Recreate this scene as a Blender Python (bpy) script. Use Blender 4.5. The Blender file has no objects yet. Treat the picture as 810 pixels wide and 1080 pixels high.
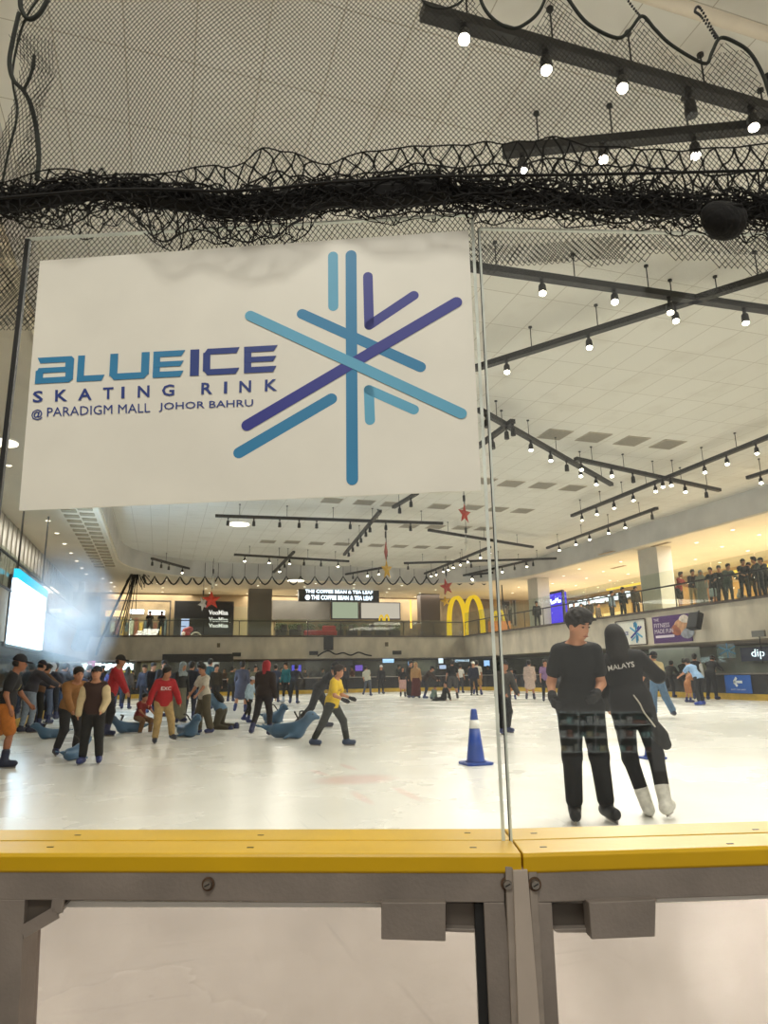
import bpy, math, random
import numpy as np
from mathutils import Vector, Matrix, Euler
from mathutils.bvhtree import BVHTree

random.seed(7); rng = np.random.default_rng(7)
SC = bpy.context.scene
COL = SC.collection
PI = math.pi

# ------------------------------------------------------------------ camera
F = 730.0; HC = 1.25
YAW, PITCH, ROLL = math.radians(17.7), math.radians(13.1), math.radians(0.9)
f0 = np.array([math.sin(YAW), math.cos(YAW), 0]); r0 = np.array([math.cos(YAW), -math.sin(YAW), 0]); zz = np.array([0, 0, 1.])
fw = f0 * math.cos(PITCH) + zz * math.sin(PITCH); u0 = zz * math.cos(PITCH) - f0 * math.sin(PITCH)
rt = r0 * math.cos(ROLL) - u0 * math.sin(ROLL); up = u0 * math.cos(ROLL) + r0 * math.sin(ROLL)
CAM = np.array([0, 0, HC])
cd = bpy.data.cameras.new('camera'); cam = bpy.data.objects.new('camera', cd); COL.objects.link(cam)
cd.sensor_fit = 'VERTICAL'; cd.sensor_height = 36; cd.lens = F / 1080 * 36; cd.clip_start = 0.02; cd.clip_end = 300
cam.matrix_world = Matrix(((rt[0], up[0], -fw[0], 0), (rt[1], up[1], -fw[1], 0), (rt[2], up[2], -fw[2], HC), (0, 0, 0, 1)))
SC.camera = cam

# ------------------------------------------------------------------ world, exposure, area lights
SC.view_settings.view_transform = 'Standard'; SC.view_settings.look = 'None'
SC.view_settings.gamma = 1; SC.view_settings.use_curve_mapping = False
SC.view_settings.exposure = 0.0
SPOT_W = 268.0
w = bpy.data.worlds.new('world'); SC.world = w; w.use_nodes = True
bg = w.node_tree.nodes['Background']; bg.inputs[0].default_value = (1.0, 0.97, 0.88, 1); bg.inputs[1].default_value = 0.68
try:
    SC.cycles.use_denoising = True
    SC.cycles.sample_clamp_indirect = 4.0
    SC.cycles.transparent_max_bounces = 32
    SC.cycles.diffuse_bounces = 4
    SC.cycles.volume_step_rate = 2.0
except Exception:
    pass

def area(name, loc, target, sx, sy, watts, col=(1, .9, .75)):
    l = bpy.data.lights.new(name, 'AREA'); l.shape = 'RECTANGLE'; l.size = sx; l.size_y = sy; l.energy = watts; l.color = col
    o = bpy.data.objects.new(name, l); COL.objects.link(o); o.location = loc
    o.rotation_euler = (Vector(target) - Vector(loc)).to_track_quat('-Z', 'Y').to_euler()
    return o
area('concourse_ceiling_lamp', (-1.9, -2.7, 7.2), (0.1, 1.2, 0.9), 3.0, 1.6, 310, (1, .97, .87))
for i, y in enumerate((6, 16, 26, 36, 46)):
    area('right_gallery_lamp', (28, y, 7.3), (28, y, 0), 6, 6, 760, (1, .95, .85))
for i, x in enumerate((-1, 9, 19)):
    area('far_gallery_lamp', (x, 53.5, 7.3), (x, 53.5, 0), 6, 4, 520, (1, .94, .82))
area('left_gallery_lamp', (-4.9, 30, 7.3), (-4.9, 30, 0), .8, 20, 400, (1, .93, .8))
for i, x in enumerate((0, 9, 18)):
    area('far_lower_lamp', (x, 51.5, 2.25), (x, 51.5, 0), 5, 2, 60, (1, .92, .8))
area('right_lower_lamp', (24.2, 24, 2.25), (24.2, 24, 0), 2, 18, 110, (1, .95, .88))

# ------------------------------------------------------------------ helpers: pixel to place
def ray(x, y): return fw + (x - 405) / F * rt - (y - 540) / F * up
def hz(x, y, z=0.0):
    d = ray(x, y); return CAM + d * ((z - HC) / d[2])
def hp(x, y, p, n):
    d = ray(x, y); return CAM + d * (np.dot(p - CAM, n) / np.dot(d, n))
def hX(x, y, X): return hp(x, y, np.array([X, 0, 0]), np.array([1., 0, 0]))
def hY(x, y, Y): return hp(x, y, np.array([0, Y, 0]), np.array([0, 1., 0]))
def depth(P): return float(np.dot(np.asarray(P) - CAM, fw))

# ------------------------------------------------------------------ helpers: objects
def tag(o, label=None, cat=None, group=None, kind=None):
    if label: o['label'] = label
    if cat: o['category'] = cat
    if group: o['group'] = group
    if kind: o['kind'] = kind
    return o
def thing(name, label, cat, loc=(0, 0, 0), rotz=0.0, group=None):
    o = bpy.data.objects.new(name, None); COL.objects.link(o); o.empty_display_size = .1
    o.location = Vector([float(c) for c in loc]); o.rotation_euler = (0, 0, rotz)
    return tag(o, label, cat, group)
def wloc(o):
    v = Vector(o.location); p = o.parent
    while p is not None: v = v + p.location; p = p.parent
    return v
class MB:
    def __init__(s): s.v = []; s.f = []
    def add(s, v, f):
        b = len(s.v); s.v += [tuple(float(c) for c in p) for p in v]; s.f += [tuple(i + b for i in q) for q in f]; return s
    def box(s, c, d, R=None):
        c = Vector([float(q) for q in c]); vs = []
        for x in (-.5, .5):
            for y in (-.5, .5):
                for z in (-.5, .5):
                    p = Vector((x * d[0], y * d[1], z * d[2]))
                    if R is not None: p = R @ p
                    vs.append(c + p)
        return s.add(vs, [(0, 1, 3, 2), (4, 6, 7, 5), (0, 4, 5, 1), (2, 3, 7, 6), (0, 2, 6, 4), (1, 5, 7, 3)])
    def bar(s, a, b, wd, ht, upv=(0, 0, 1)):
        a = Vector([float(q) for q in a]); b = Vector([float(q) for q in b]); d = b - a; L = d.length; d = d.normalized()
        x = d.cross(Vector(upv));
        if x.length < 1e-5: x = d.cross(Vector((1, 0, 0)))
        x.normalize(); z = x.cross(d)
        R = Matrix((x, d, z)).transposed()
        return s.box((a + b) / 2, (wd, L, ht), R)
    def tube(s, pts, r, n=6, cap=True, closed=False):
        P = [Vector([float(c) for c in p]) for p in pts]; m = len(P)
        if m < 2: return s
        rr = r if hasattr(r, '__len__') else [r] * m
        vs = []; ref = None
        for i in range(m):
            if closed: t = P[(i + 1) % m] - P[i - 1]
            else: t = P[min(i + 1, m - 1)] - P[max(i - 1, 0)]
            if t.length < 1e-9: t = Vector((0, 0, 1))
            t.normalize()
            if ref is None:
                ref = Vector((0, 0, 1)) if abs(t.z) < .9 else Vector((1, 0, 0))
            a = (ref - t * ref.dot(t))
            if a.length < 1e-6: a = t.orthogonal()
            a.normalize(); ref = a; b = t.cross(a)
            for k in range(n):
                q = 2 * PI * k / n; vs.append(P[i] + (a * math.cos(q) + b * math.sin(q)) * rr[i])
        fs = []
        for i in range(m if closed else m - 1):
            j = (i + 1) % m
            for k in range(n):
                l = (k + 1) % n; fs.append((i * n + k, i * n + l, j * n + l, j * n + k))
        if cap and not closed:
            fs.append(tuple(range(n))[::-1]); fs.append(tuple(range((m - 1) * n, m * n)))
        return s.add(vs, fs)
    def cyl(s, a, b, r0_, r1_=None, n=16):
        return s.tube([a, b], [r0_, r0_ if r1_ is None else r1_], n)
    def ball(s, c, r, nu=10, nv=6):
        rx, ry, rz = (r, r, r) if not hasattr(r, '__len__') else r
        vs = [(c[0], c[1], c[2] + rz)]
        for j in range(1, nv):
            for i in range(nu):
                t = PI * j / nv; p = 2 * PI * i / nu
                vs.append((c[0] + rx * math.sin(t) * math.cos(p), c[1] + ry * math.sin(t) * math.sin(p), c[2] + rz * math.cos(t)))
        vs.append((c[0], c[1], c[2] - rz)); fs = []
        for i in range(nu): fs.append((0, 1 + i, 1 + (i + 1) % nu))
        for j in range(nv - 2):
            for i in range(nu):
                a = 1 + j * nu + i; b = 1 + j * nu + (i + 1) % nu; fs.append((a, a + nu, b + nu, b))
        l = len(vs) - 1
        for i in range(nu): fs.append((l, 1 + (nv - 2) * nu + (i + 1) % nu, 1 + (nv - 2) * nu + i))
        return s.add(vs, fs)
    def prism(s, poly, o, ax, ay, an, d):
        """polygon of (u, v) in the frame o, ax, ay, pushed by d along an"""
        o = np.asarray(o, float); ax = np.asarray(ax, float); ay = np.asarray(ay, float); an = np.asarray(an, float)
        n = len(poly)
        A = [o + ax * u + ay * v for u, v in poly]; B = [p + an * d for p in A]
        fs = [tuple(range(n)), tuple(range(2 * n - 1, n - 1, -1))]
        for i in range(n):
            j = (i + 1) % n; fs.append((i, i + n, j + n, j))
        return s.add(A + B, fs)
    def hexa(s, A, off):
        """quad A (4 points) thickened by the vector off"""
        A = [np.asarray(p, float) for p in A]; B = [p + np.asarray(off, float) for p in A]
        return s.add(A + B, [(0, 3, 2, 1), (4, 5, 6, 7), (0, 1, 5, 4), (1, 2, 6, 5), (2, 3, 7, 6), (3, 0, 4, 7)])
    def build(s, name, m, parent=None, smooth=False, bevel=0.0, local=False):
        me = bpy.data.meshes.new(name)
        off = Vector((0, 0, 0))
        if parent is not None and not local: off = wloc(parent)
        me.from_pydata([(p[0] - off.x, p[1] - off.y, p[2] - off.z) for p in s.v], [], s.f); me.update()
        if smooth: me.polygons.foreach_set('use_smooth', [True] * len(me.polygons))
        me.materials.append(m)
        o = bpy.data.objects.new(name, me); COL.objects.link(o)
        fixn(me)
        if parent is not None: o.parent = parent
        if bevel > 0:
            b = o.modifiers.new('bevel', 'BEVEL'); b.width = bevel; b.segments = 2; b.limit_method = 'ANGLE'
        return o
    def alone(s, name, m, label, cat, group=None, kind=None, smooth=False, bevel=0.0):
        """a thing that is one mesh; its origin goes to the middle of its base"""
        V = np.array(s.v); c = (V.min(0) + V.max(0)) / 2; c[2] = V[:, 2].min()
        s.v = [tuple(p) for p in V - c]
        o = s.build(name, m, None, smooth, bevel); o.location = Vector(c)
        return tag(o, label, cat, group, kind)
import bmesh
def fixn(me):
    b = bmesh.new(); b.from_mesh(me); bmesh.ops.recalc_face_normals(b, faces=b.faces); b.to_mesh(me); b.free()
def struct(name, mb, m, smooth=False):
    o = mb.build(name, m, None, smooth); o['kind'] = 'structure'; return o
def copy_tree(o, parent=None):
    c = o.copy(); COL.objects.link(c)
    if parent is not None: c.parent = parent
    for ch in list(o.children): copy_tree(ch, c)
    return c

# ------------------------------------------------------------------ materials
def lin(c):
    if isinstance(c, str):
        c = c.lstrip('#'); c = [int(c[i:i + 2], 16) / 255 for i in (0, 2, 4)]
    return tuple((x / 12.92 if x <= .04045 else ((x + .055) / 1.055) ** 2.4) for x in c) + (1,)
MC = {}
def mat(name, col, rough=.6, metal=0., noise=None, bump=None, spec=.5, stretch=None):
    key = (name, str(col), rough, metal, str(noise), str(bump))
    if key in MC: return MC[key]
    m = bpy.data.materials.new(name); m.use_nodes = True; nt = m.node_tree; p = nt.nodes['Principled BSDF']
    c = lin(col); p.inputs['Base Color'].default_value = c; p.inputs['Roughness'].default_value = rough; p.inputs['Metallic'].default_value = metal
    p.inputs['Specular IOR Level'].default_value = spec
    tc = nt.nodes.new('ShaderNodeTexCoord'); src = tc.outputs['Object']
    if stretch:
        mp = nt.nodes.new('ShaderNodeMapping'); mp.inputs['Scale'].default_value = stretch; nt.links.new(src, mp.inputs[0]); src = mp.outputs[0]
    if noise is None: noise = (30, .12)
    n = nt.nodes.new('ShaderNodeTexNoise'); n.inputs['Scale'].default_value = noise[0]; n.inputs['Detail'].default_value = 5
    nt.links.new(src, n.inputs['Vector'])
    r = nt.nodes.new('ShaderNodeValToRGB'); a = noise[1]
    r.color_ramp.elements[0].position = .3; r.color_ramp.elements[1].position = .7
    r.color_ramp.elements[0].color = tuple(x * (1 - a) for x in c[:3]) + (1,)
    r.color_ramp.elements[1].color = tuple(min(1, x * (1 + a)) for x in c[:3]) + (1,)
    nt.links.new(n.outputs['Fac'], r.inputs[0]); nt.links.new(r.outputs[0], p.inputs['Base Color'])
    if bump:
        b = nt.nodes.new('ShaderNodeBump'); n2 = nt.nodes.new('ShaderNodeTexNoise'); n2.inputs['Scale'].default_value = bump[0]
        nt.links.new(src, n2.inputs['Vector']); b.inputs['Strength'].default_value = bump[1]; b.inputs['Distance'].default_value = .01
        nt.links.new(n2.outputs['Fac'], b.inputs['Height']); nt.links.new(b.outputs[0], p.inputs['Normal'])
    MC[key] = m; return m
def emis(name, col, s):
    key = (name, str(col), s)
    if key in MC: return MC[key]
    m = bpy.data.materials.new(name); m.use_nodes = True; nt = m.node_tree; nt.nodes.clear()
    e = nt.nodes.new('ShaderNodeEmission'); e.inputs[0].default_value = lin(col); e.inputs[1].default_value = s
    o = nt.nodes.new('ShaderNodeOutputMaterial'); nt.links.new(e.outputs[0], o.inputs[0])
    if hasattr(m, 'cycles'):
        try: m.cycles.emission_sampling = 'NONE'
        except Exception: pass
    MC[key] = m; return m
def glass(name, tint=(1, 1, 1), haze=0.0, hazecol='#d8d0c8', refl=.75, hz_noise=False):
    key = (name, str(tint), haze)
    if key in MC: return MC[key]
    m = bpy.data.materials.new(name); m.use_nodes = True; nt = m.node_tree; nt.nodes.clear()
    t = nt.nodes.new('ShaderNodeBsdfTransparent'); t.inputs[0].default_value = tuple(tint) + (1,)
    g = nt.nodes.new('ShaderNodeBsdfGlossy'); g.inputs['Roughness'].default_value = 0.0
    lw_ = nt.nodes.new('ShaderNodeLayerWeight'); lw_.inputs[0].default_value = .5
    pw = nt.nodes.new('ShaderNodeMath'); pw.operation = 'POWER'; pw.inputs[1].default_value = 5; nt.links.new(lw_.outputs['Facing'], pw.inputs[0])
    ml = nt.nodes.new('ShaderNodeMath'); ml.operation = 'MULTIPLY_ADD'; ml.inputs[1].default_value = .85 * refl; ml.inputs[2].default_value = .04 * refl; nt.links.new(pw.outputs[0], ml.inputs[0])
    mx = nt.nodes.new('ShaderNodeMixShader'); nt.links.new(ml.outputs[0], mx.inputs[0]); nt.links.new(t.outputs[0], mx.inputs[1]); nt.links.new(g.outputs[0], mx.inputs[2])
    out = nt.nodes.new('ShaderNodeOutputMaterial'); last = mx
    if haze > 0:
        d = nt.nodes.new('ShaderNodeBsdfDiffuse'); d.inputs[0].default_value = lin(hazecol)
        m2 = nt.nodes.new('ShaderNodeMixShader')
        tc = nt.nodes.new('ShaderNodeTexCoord'); n = nt.nodes.new('ShaderNodeTexNoise'); n.inputs['Scale'].default_value = 6; n.inputs['Detail'].default_value = 8
        nt.links.new(tc.outputs['Object'], n.inputs['Vector'])
        mr = nt.nodes.new('ShaderNodeMapRange'); mr.inputs['From Min'].default_value = .3; mr.inputs['From Max'].default_value = .75
        mr.inputs['To Min'].default_value = haze * .6; mr.inputs['To Max'].default_value = haze * 1.5
        nt.links.new(n.outputs['Fac'], mr.inputs[0]); nt.links.new(mr.outputs[0], m2.inputs[0])
        nt.links.new(mx.outputs[0], m2.inputs[1]); nt.links.new(d.outputs[0], m2.inputs[2]); last = m2
    nt.links.new(last.outputs[0], out.inputs[0])
    MC[key] = m; return m

def ice_material():
    m = bpy.data.materials.new('ice'); m.use_nodes = True; nt = m.node_tree; p = nt.nodes['Principled BSDF']; L = nt.links.new
    tc = nt.nodes.new('ShaderNodeTexCoord'); ob = tc.outputs['Object']
    n = nt.nodes.new('ShaderNodeTexNoise'); n.inputs['Scale'].default_value = .55; n.inputs['Detail'].default_value = 8; L(ob, n.inputs['Vector'])
    r = nt.nodes.new('ShaderNodeValToRGB'); L(n.outputs['Fac'], r.inputs[0])
    r.color_ramp.elements[0].position = .3; r.color_ramp.elements[0].color = lin('#e2e1da'); r.color_ramp.elements[1].position = .7; r.color_ramp.elements[1].color = lin('#f0efe9')
    base = r.outputs[0]
    # skate scratches: long stretched noise
    for rot, sc in ((.5, (14, .8, 1)), (-.7, (.9, 17, 1))):
        mp = nt.nodes.new('ShaderNodeMapping'); mp.inputs['Rotation'].default_value = (0, 0, rot); mp.inputs['Scale'].default_value = sc; L(ob, mp.inputs[0])
        s = nt.nodes.new('ShaderNodeTexNoise'); s.inputs['Scale'].default_value = 1.2; s.inputs['Detail'].default_value = 6; L(mp.outputs[0], s.inputs['Vector'])
        k = nt.nodes.new('ShaderNodeMapRange'); k.inputs['From Min'].default_value = .62; k.inputs['From Max'].default_value = .72; k.inputs['To Max'].default_value = .35; L(s.outputs['Fac'], k.inputs[0])
        mx = nt.nodes.new('ShaderNodeMix'); mx.data_type = 'RGBA'; L(k.outputs[0], mx.inputs[0]); L(base, mx.inputs[6]); mx.inputs[7].default_value = lin('#c9c9c6'); base = mx.outputs[2]
    # faded red markings frozen in the ice: a spot and strokes
    def seg(a, b, wd, strength, base):
        a = np.array(a[:2]); b = np.array(b[:2]); d = b - a; Ln = max(np.linalg.norm(d), 1e-3); d = d / Ln; c = (a + b) / 2
        sub = nt.nodes.new('ShaderNodeMapping'); sub.vector_type = 'TEXTURE'; sub.inputs['Location'].default_value = (c[0], c[1], 0); sub.inputs['Rotation'].default_value = (0, 0, math.atan2(d[1], d[0]))
        sub.inputs['Scale'].default_value = (Ln / 2 + wd, wd, 1000); L(ob, sub.inputs[0])
        ln = nt.nodes.new('ShaderNodeVectorMath'); ln.operation = 'LENGTH'; L(sub.outputs[0], ln.inputs[0])
        k = nt.nodes.new('ShaderNodeMapRange'); k.inputs['From Min'].default_value = 1.1; k.inputs['From Max'].default_value = .55; k.inputs['To Max'].default_value = strength; L(ln.outputs['Value'], k.inputs[0])
        mx = nt.nodes.new('ShaderNodeMix'); mx.data_type = 'RGBA'; L(k.outputs[0], mx.inputs[0]); L(base, mx.inputs[6]); mx.inputs[7].default_value = lin('#d98f8c'); return mx.outputs[2]
    c = hz(375, 822)
    base = seg(c - np.array([.12, 0, 0]), c + np.array([.12, 0, 0]), .42, .32, base)
    for a, b in (((328, 812), (345, 818)), ((372, 835), (392, 848)), ((415, 830), (445, 845)), ((360, 806), (375, 812))):
        base = seg(hz(*a), hz(*b), .07, .26, base)
    # dark line across the ice in the middle distance
    base = seg(hz(-40, 786), hz(560, 760), .06, .0, base)
    L(base, p.inputs['Base Color'])
    rn = nt.nodes.new('ShaderNodeMapRange'); rn.inputs['To Min'].default_value = .22; rn.inputs['To Max'].default_value = .32; L(n.outputs['Fac'], rn.inputs[0]); L(rn.outputs[0], p.inputs['Roughness'])
    p.inputs['IOR'].default_value = 1.31
    b = nt.nodes.new('ShaderNodeBump'); b.inputs['Strength'].default_value = .10; b.inputs['Distance'].default_value = .01
    n2 = nt.nodes.new('ShaderNodeTexNoise'); n2.inputs['Scale'].default_value = 9; n2.inputs['Detail'].default_value = 6; L(ob, n2.inputs['Vector']); L(n2.outputs['Fac'], b.inputs['Height']); L(b.outputs[0], p.inputs['Normal'])
    return m
def ceiling_material():
    m = bpy.data.materials.new('ceiling_tiles'); m.use_nodes = True; nt = m.node_tree; p = nt.nodes['Principled BSDF']; L = nt.links.new
    tc = nt.nodes.new('ShaderNodeTexCoord'); ob = tc.outputs['Object']
    br = nt.nodes.new('ShaderNodeTexBrick'); br.offset = 0; br.inputs['Scale'].default_value = 1; br.inputs['Brick Width'].default_value = .78; br.inputs['Row Height'].default_value = 1.2
    br.inputs['Mortar Size'].default_value = .007; br.inputs['Mortar Smooth'].default_value = .1
    br.inputs['Color1'].default_value = lin('#e6e3d9'); br.inputs['Color2'].default_value = lin('#e2dfd4'); br.inputs['Mortar'].default_value = lin('#b5ad9c')
    L(ob, br.inputs['Vector'])
    n = nt.nodes.new('ShaderNodeTexNoise'); n.inputs['Scale'].default_value = .8; n.inputs['Detail'].default_value = 8; L(ob, n.inputs['Vector'])
    k = nt.nodes.new('ShaderNodeMapRange'); k.inputs['From Min'].default_value = .55; k.inputs['From Max'].default_value = .8; k.inputs['To Max'].default_value = .5; L(n.outputs['Fac'], k.inputs[0])
    mx = nt.nodes.new('ShaderNodeMix'); mx.data_type = 'RGBA'; L(k.outputs[0], mx.inputs[0]); L(br.outputs['Color'], mx.inputs[6]); mx.inputs[7].default_value = lin('#c4bdad')
    L(mx.outputs[2], p.inputs['Base Color']); p.inputs['Roughness'].default_value = .8
    return m
def glow_haze_material(c, rad):  # bluish scattering volume standing in for the screen's glow
    m = bpy.data.materials.new('glow_haze'); m.use_nodes = True; nt = m.node_tree; nt.nodes.clear(); L = nt.links.new
    v = nt.nodes.new('ShaderNodeVolumeScatter'); v.inputs['Color'].default_value = (.72, .87, 1, 1); v.inputs['Anisotropy'].default_value = .2
    tc = nt.nodes.new('ShaderNodeTexCoord')
    mp = nt.nodes.new('ShaderNodeMapping'); mp.vector_type = 'TEXTURE'; mp.inputs['Location'].default_value = c; mp.inputs['Scale'].default_value = rad; L(tc.outputs['Object'], mp.inputs[0])
    ln = nt.nodes.new('ShaderNodeVectorMath'); ln.operation = 'LENGTH'; L(mp.outputs[0], ln.inputs[0])
    fo = nt.nodes.new('ShaderNodeMapRange'); fo.inputs['From Min'].default_value = 1; fo.inputs['From Max'].default_value = .2; L(ln.outputs['Value'], fo.inputs[0])
    n = nt.nodes.new('ShaderNodeTexNoise'); n.inputs['Scale'].default_value = .9; n.inputs['Detail'].default_value = 5; L(tc.outputs['Object'], n.inputs['Vector'])
    k = nt.nodes.new('ShaderNodeMapRange'); k.inputs['From Min'].default_value = .36; k.inputs['From Max'].default_value = .68; L(n.outputs['Fac'], k.inputs[0])
    a = nt.nodes.new('ShaderNodeMath'); a.operation = 'MULTIPLY'; L(fo.outputs[0], a.inputs[0]); L(k.outputs[0], a.inputs[1])
    a2 = nt.nodes.new('ShaderNodeMath'); a2.operation = 'MULTIPLY'; a2.inputs[1].default_value = .75; L(a.outputs[0], a2.inputs[0]); L(a2.outputs[0], v.inputs['Density'])
    o = nt.nodes.new('ShaderNodeOutputMaterial'); L(v.outputs[0], o.inputs['Volume'])
    return m

M = dict(
    ice=ice_material(), ceil=ceiling_material(),
    plaster=mat('plaster', '#d6cbb8', .8, noise=(1.2, .10)),
    bulk=mat('bulkhead_paint', '#c6c3bd', .8, noise=(.8, .12)),
    soffit=mat('soffit_paint', '#e4d9c2', .8, noise=(.6, .05)),
    fascia=mat('stained_render', '#c9bfad', .85, noise=(1.1, .22), stretch=(1, 1, .5)),
    edge=mat('stone_edge', '#5a5048', .7, noise=(4, .3)),
    dark=mat('dark_wall', '#2c2a2b', .6, noise=(2, .3)),
    lowwall=mat('lower_wall', '#4a4846', .6, noise=(1.2, .35)),
    greywall=mat('grey_wall', '#a3a39c', .7, noise=(1, .1)),
    concrete=mat('concourse_floor', '#8a8078', .6, noise=(2, .15)),
    tile2=mat('gallery_floor', '#d6c9ae', .35, noise=(2, .12)),
    black=mat('black_metal', '#151414', .45, noise=(20, .2)),
    track=mat('track_paint', '#1d1c1b', .5, noise=(8, .25)),
    steel=mat('steel', '#9b9690', .35, .9, noise=(25, .12)),
    alu=mat('aged_aluminium', '#857c75', .5, .25, noise=(7, .22), bump=(160, .08)),
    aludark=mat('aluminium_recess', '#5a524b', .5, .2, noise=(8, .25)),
    alulight=mat('light_aluminium_strip', '#b3a79c', .5, .2, noise=(9, .1)),
    yellow=mat('yellow_plastic', '#d0a605', .38, noise=(5, .10), bump=(60, .03)),
    kick=mat('yellow_kick_plate', '#c9a53a', .5, noise=(3, .2)),
    rubber=mat('black_gasket', '#17191b', .5),
    glass=glass('clear_glass', (.985, .992, .985), .003, '#cfc8bc'),
    poly=glass('scuffed_clear_panel', (.86, .815, .805), .12, '#aaa09a'),
    gedge=mat('polished_glass_edge', '#d6dcd4', .15, 0, noise=(12, .2)),
    bal=glass('balustrade_glass', (.90, .94, .90), .02, '#c8c6b8'),
    bpanel=glass('board_panel', (.42, .43, .45), .30, '#68676a'),
    net=mat('net_cord', '#17150f', .8, noise=(40, .3)),
    cord=mat('thick_black_cord', '#0e0d0c', .85, noise=(60, .4)),
    rope=mat('dark_green_rope', '#1c2019', .8, noise=(50, .4)),
    sign=mat('sign_board', '#e8e5da', .45, noise=(5, .045)),
    skin=mat('skin', '#b98263', .55, noise=(14, .08)),
    skin2=mat('skin_tan', '#9a6448', .55, noise=(14, .08)),
    hair=mat('black_hair', '#14100e', .5, noise=(60, .5), bump=(120, .5)),
    white=mat('white_plastic', '#e9e7e2', .5, noise=(6, .04)),
    lamp=emis('spot_lens', '#fff4dc', 30), lampoff=mat('unlit_lens', '#3a3a3a', .2),
    down=emis('downlight', '#fff3d6', 5),
    led=emis('led_screen', '#eef8ff', 16),
)

# ------------------------------------------------------------------ text
def text_mesh(s, bold=0.0):
    c = bpy.data.curves.new('t', 'FONT'); c.body = s; c.offset = bold; c.resolution_u = 2; c.fill_mode = 'FRONT'
    o = bpy.data.objects.new('t', c); COL.objects.link(o)
    dg = bpy.context.evaluated_depsgraph_get(); me = bpy.data.meshes.new_from_object(o.evaluated_get(dg))
    V = np.array([v.co[:] for v in me.vertices]); Fc = [tuple(p.vertices) for p in me.polygons]
    bpy.data.objects.remove(o); bpy.data.curves.remove(c); bpy.data.meshes.remove(me)
    mn = V.min(0); mx = V.max(0)
    return (V[:, :2] - mn[:2]) / (mx - mn)[:2], Fc
def add_text(mb, s, o, ax, ay, an, bold=0.0, off=0.003):
    """text filling the parallelogram o, o+ax, o+ay, raised by off along an"""
    V, Fc = text_mesh(s, bold); o = np.asarray(o, float)
    mb.add([o + np.asarray(ax) * u + np.asarray(ay) * v + np.asarray(an) * off for u, v in V], Fc)
    return mb

# ------------------------------------------------------------------ near boards: frame of reference
S0 = hz(540, 886, .97); L0 = hz(0, 886.6, .97); R0 = hz(810, 878, .97)
aL = (S0 - L0) / np.linalg.norm(S0 - L0); nL = np.array([-aL[1], aL[0], 0])     # n points to the rink
aR = (R0 - S0) / np.linalg.norm(R0 - S0); nR = np.array([-aR[1], aR[0], 0])
def gl(x, y, off=0.0): return hp(x, y, S0 + nL * off, nL)
def gr(x, y, off=0.0): return hp(x, y, S0 + nR * off, nR)
ZR = .97

# ------------------------------------------------------------------ the room
XL, XR, YF = -3.5, 22.0, 46.5          # board lines
ZS0, ZS1 = 2.33, 3.85                  # gallery slab
ZC, ZSOF = 8.4, 7.4
def rink_path(x0, x1, yf, rad, ystart_l, ystart_r, n=8):
    P = [(x0, ystart_l), (x0, yf - rad)]
    for i in range(1, n): a = PI - PI / 2 * i / n; P.append((x0 + rad + rad * math.cos(a), yf - rad + rad * math.sin(a)))
    P += [(x0 + rad, yf), (x1 - rad, yf)]
    for i in range(1, n): a = PI / 2 - PI / 2 * i / n; P.append((x1 - rad + rad * math.cos(a), yf - rad + rad * math.sin(a)))
    P += [(x1, yf - rad), (x1, ystart_r)]
    return P
yl = S0[1] - aL[1] / aL[0] * (S0[0] - XL); yr = S0[1] + aR[1] / aR[0] * (XR - S0[0])
path = rink_path(XL, XR, YF, 5.5, yl, yr)
b = MB(); poly = [(S0[0], S0[1])] + path; n = len(poly)
b.add([(x, y, 0) for x, y in poly] + [(x, y, -.2) for x, y in poly], [tuple(range(n))[::-1], tuple(range(n, 2 * n))] + [(i, (i + 1) % n, (i + 1) % n + n, i + n) for i in range(n)])
struct('floor', b, M['ice'])
b = MB(); b.add([(-14, -8, -.1), (36, -8, -.1), (36, yr, -.1), (XR, yr, -.1), tuple(S0[:2]) + (-.1,), (XL, yl, -.1), (-14, yl, -.1)], [(0, 1, 2, 3, 4, 5, 6)])
struct('floor_concourse', b, M['concrete'])
b = MB(); b.box((-8.75, 25, -.06), (10.5, 74, .1)); b.box((29, 25, -.06), (14, 74, .1)); b.box((9, 54.3, -.06), (40, 15.5, .1)); struct('floor_surround', b, M['concrete'])
cp = rink_path(-2.4, 22.9, 45.5, 6.5, -8, -8)
b = MB(); n = len(cp); b.add([(x, y, ZC) for x, y in cp], [tuple(range(n))]); struct('ceiling', b, M['ceil'])
b = MB()
for i in range(n - 1):
    (x, y), (x2, y2) = cp[i], cp[i + 1]; b.add([(x, y, ZC), (x2, y2, ZC), (x2, y2, ZSOF - .04), (x, y, ZSOF - .04)], [(0, 1, 2, 3)])
struct('trim_1', b, M['bulk'], smooth=True)
outer = []
for x, y in cp:
    cx, cy = 10.25, 34.
    if y <= 39.01: outer.append((-14 if x < 10 else 36, y))
    else:
        dx, dy = x - cx, y - cy; k = min(26. / abs(dx) if abs(dx) > 1e-6 else 1e9, 28. / dy); outer.append((max(-14, min(36, cx + dx * k)), cy + dy * k if cy + dy * k < 62 else 62))
b = MB()
for i in range(n - 1):
    b.add([cp[i] + (ZSOF,), cp[i + 1] + (ZSOF,), outer[i + 1] + (ZSOF,), outer[i] + (ZSOF,)], [(0, 1, 2, 3)])
b.add([(-14, 39, ZSOF), (-14, 62, ZSOF), (36, 62, ZSOF), (36, 39, ZSOF), (22.9, 39, ZSOF + .01), (22.9, 45.5, ZSOF + .01), (-2.4, 45.5, ZSOF + .01), (-2.4, 39, ZSOF + .01)], [(0, 7, 6, 1), (1, 6, 5, 2), (2, 5, 4, 3)])
struct('ceiling_soffit', b, M['soffit'])
b = MB(); path2 = rink_path(-2.52, 23.02, 45.62, 6.6, -8, -8)
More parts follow.
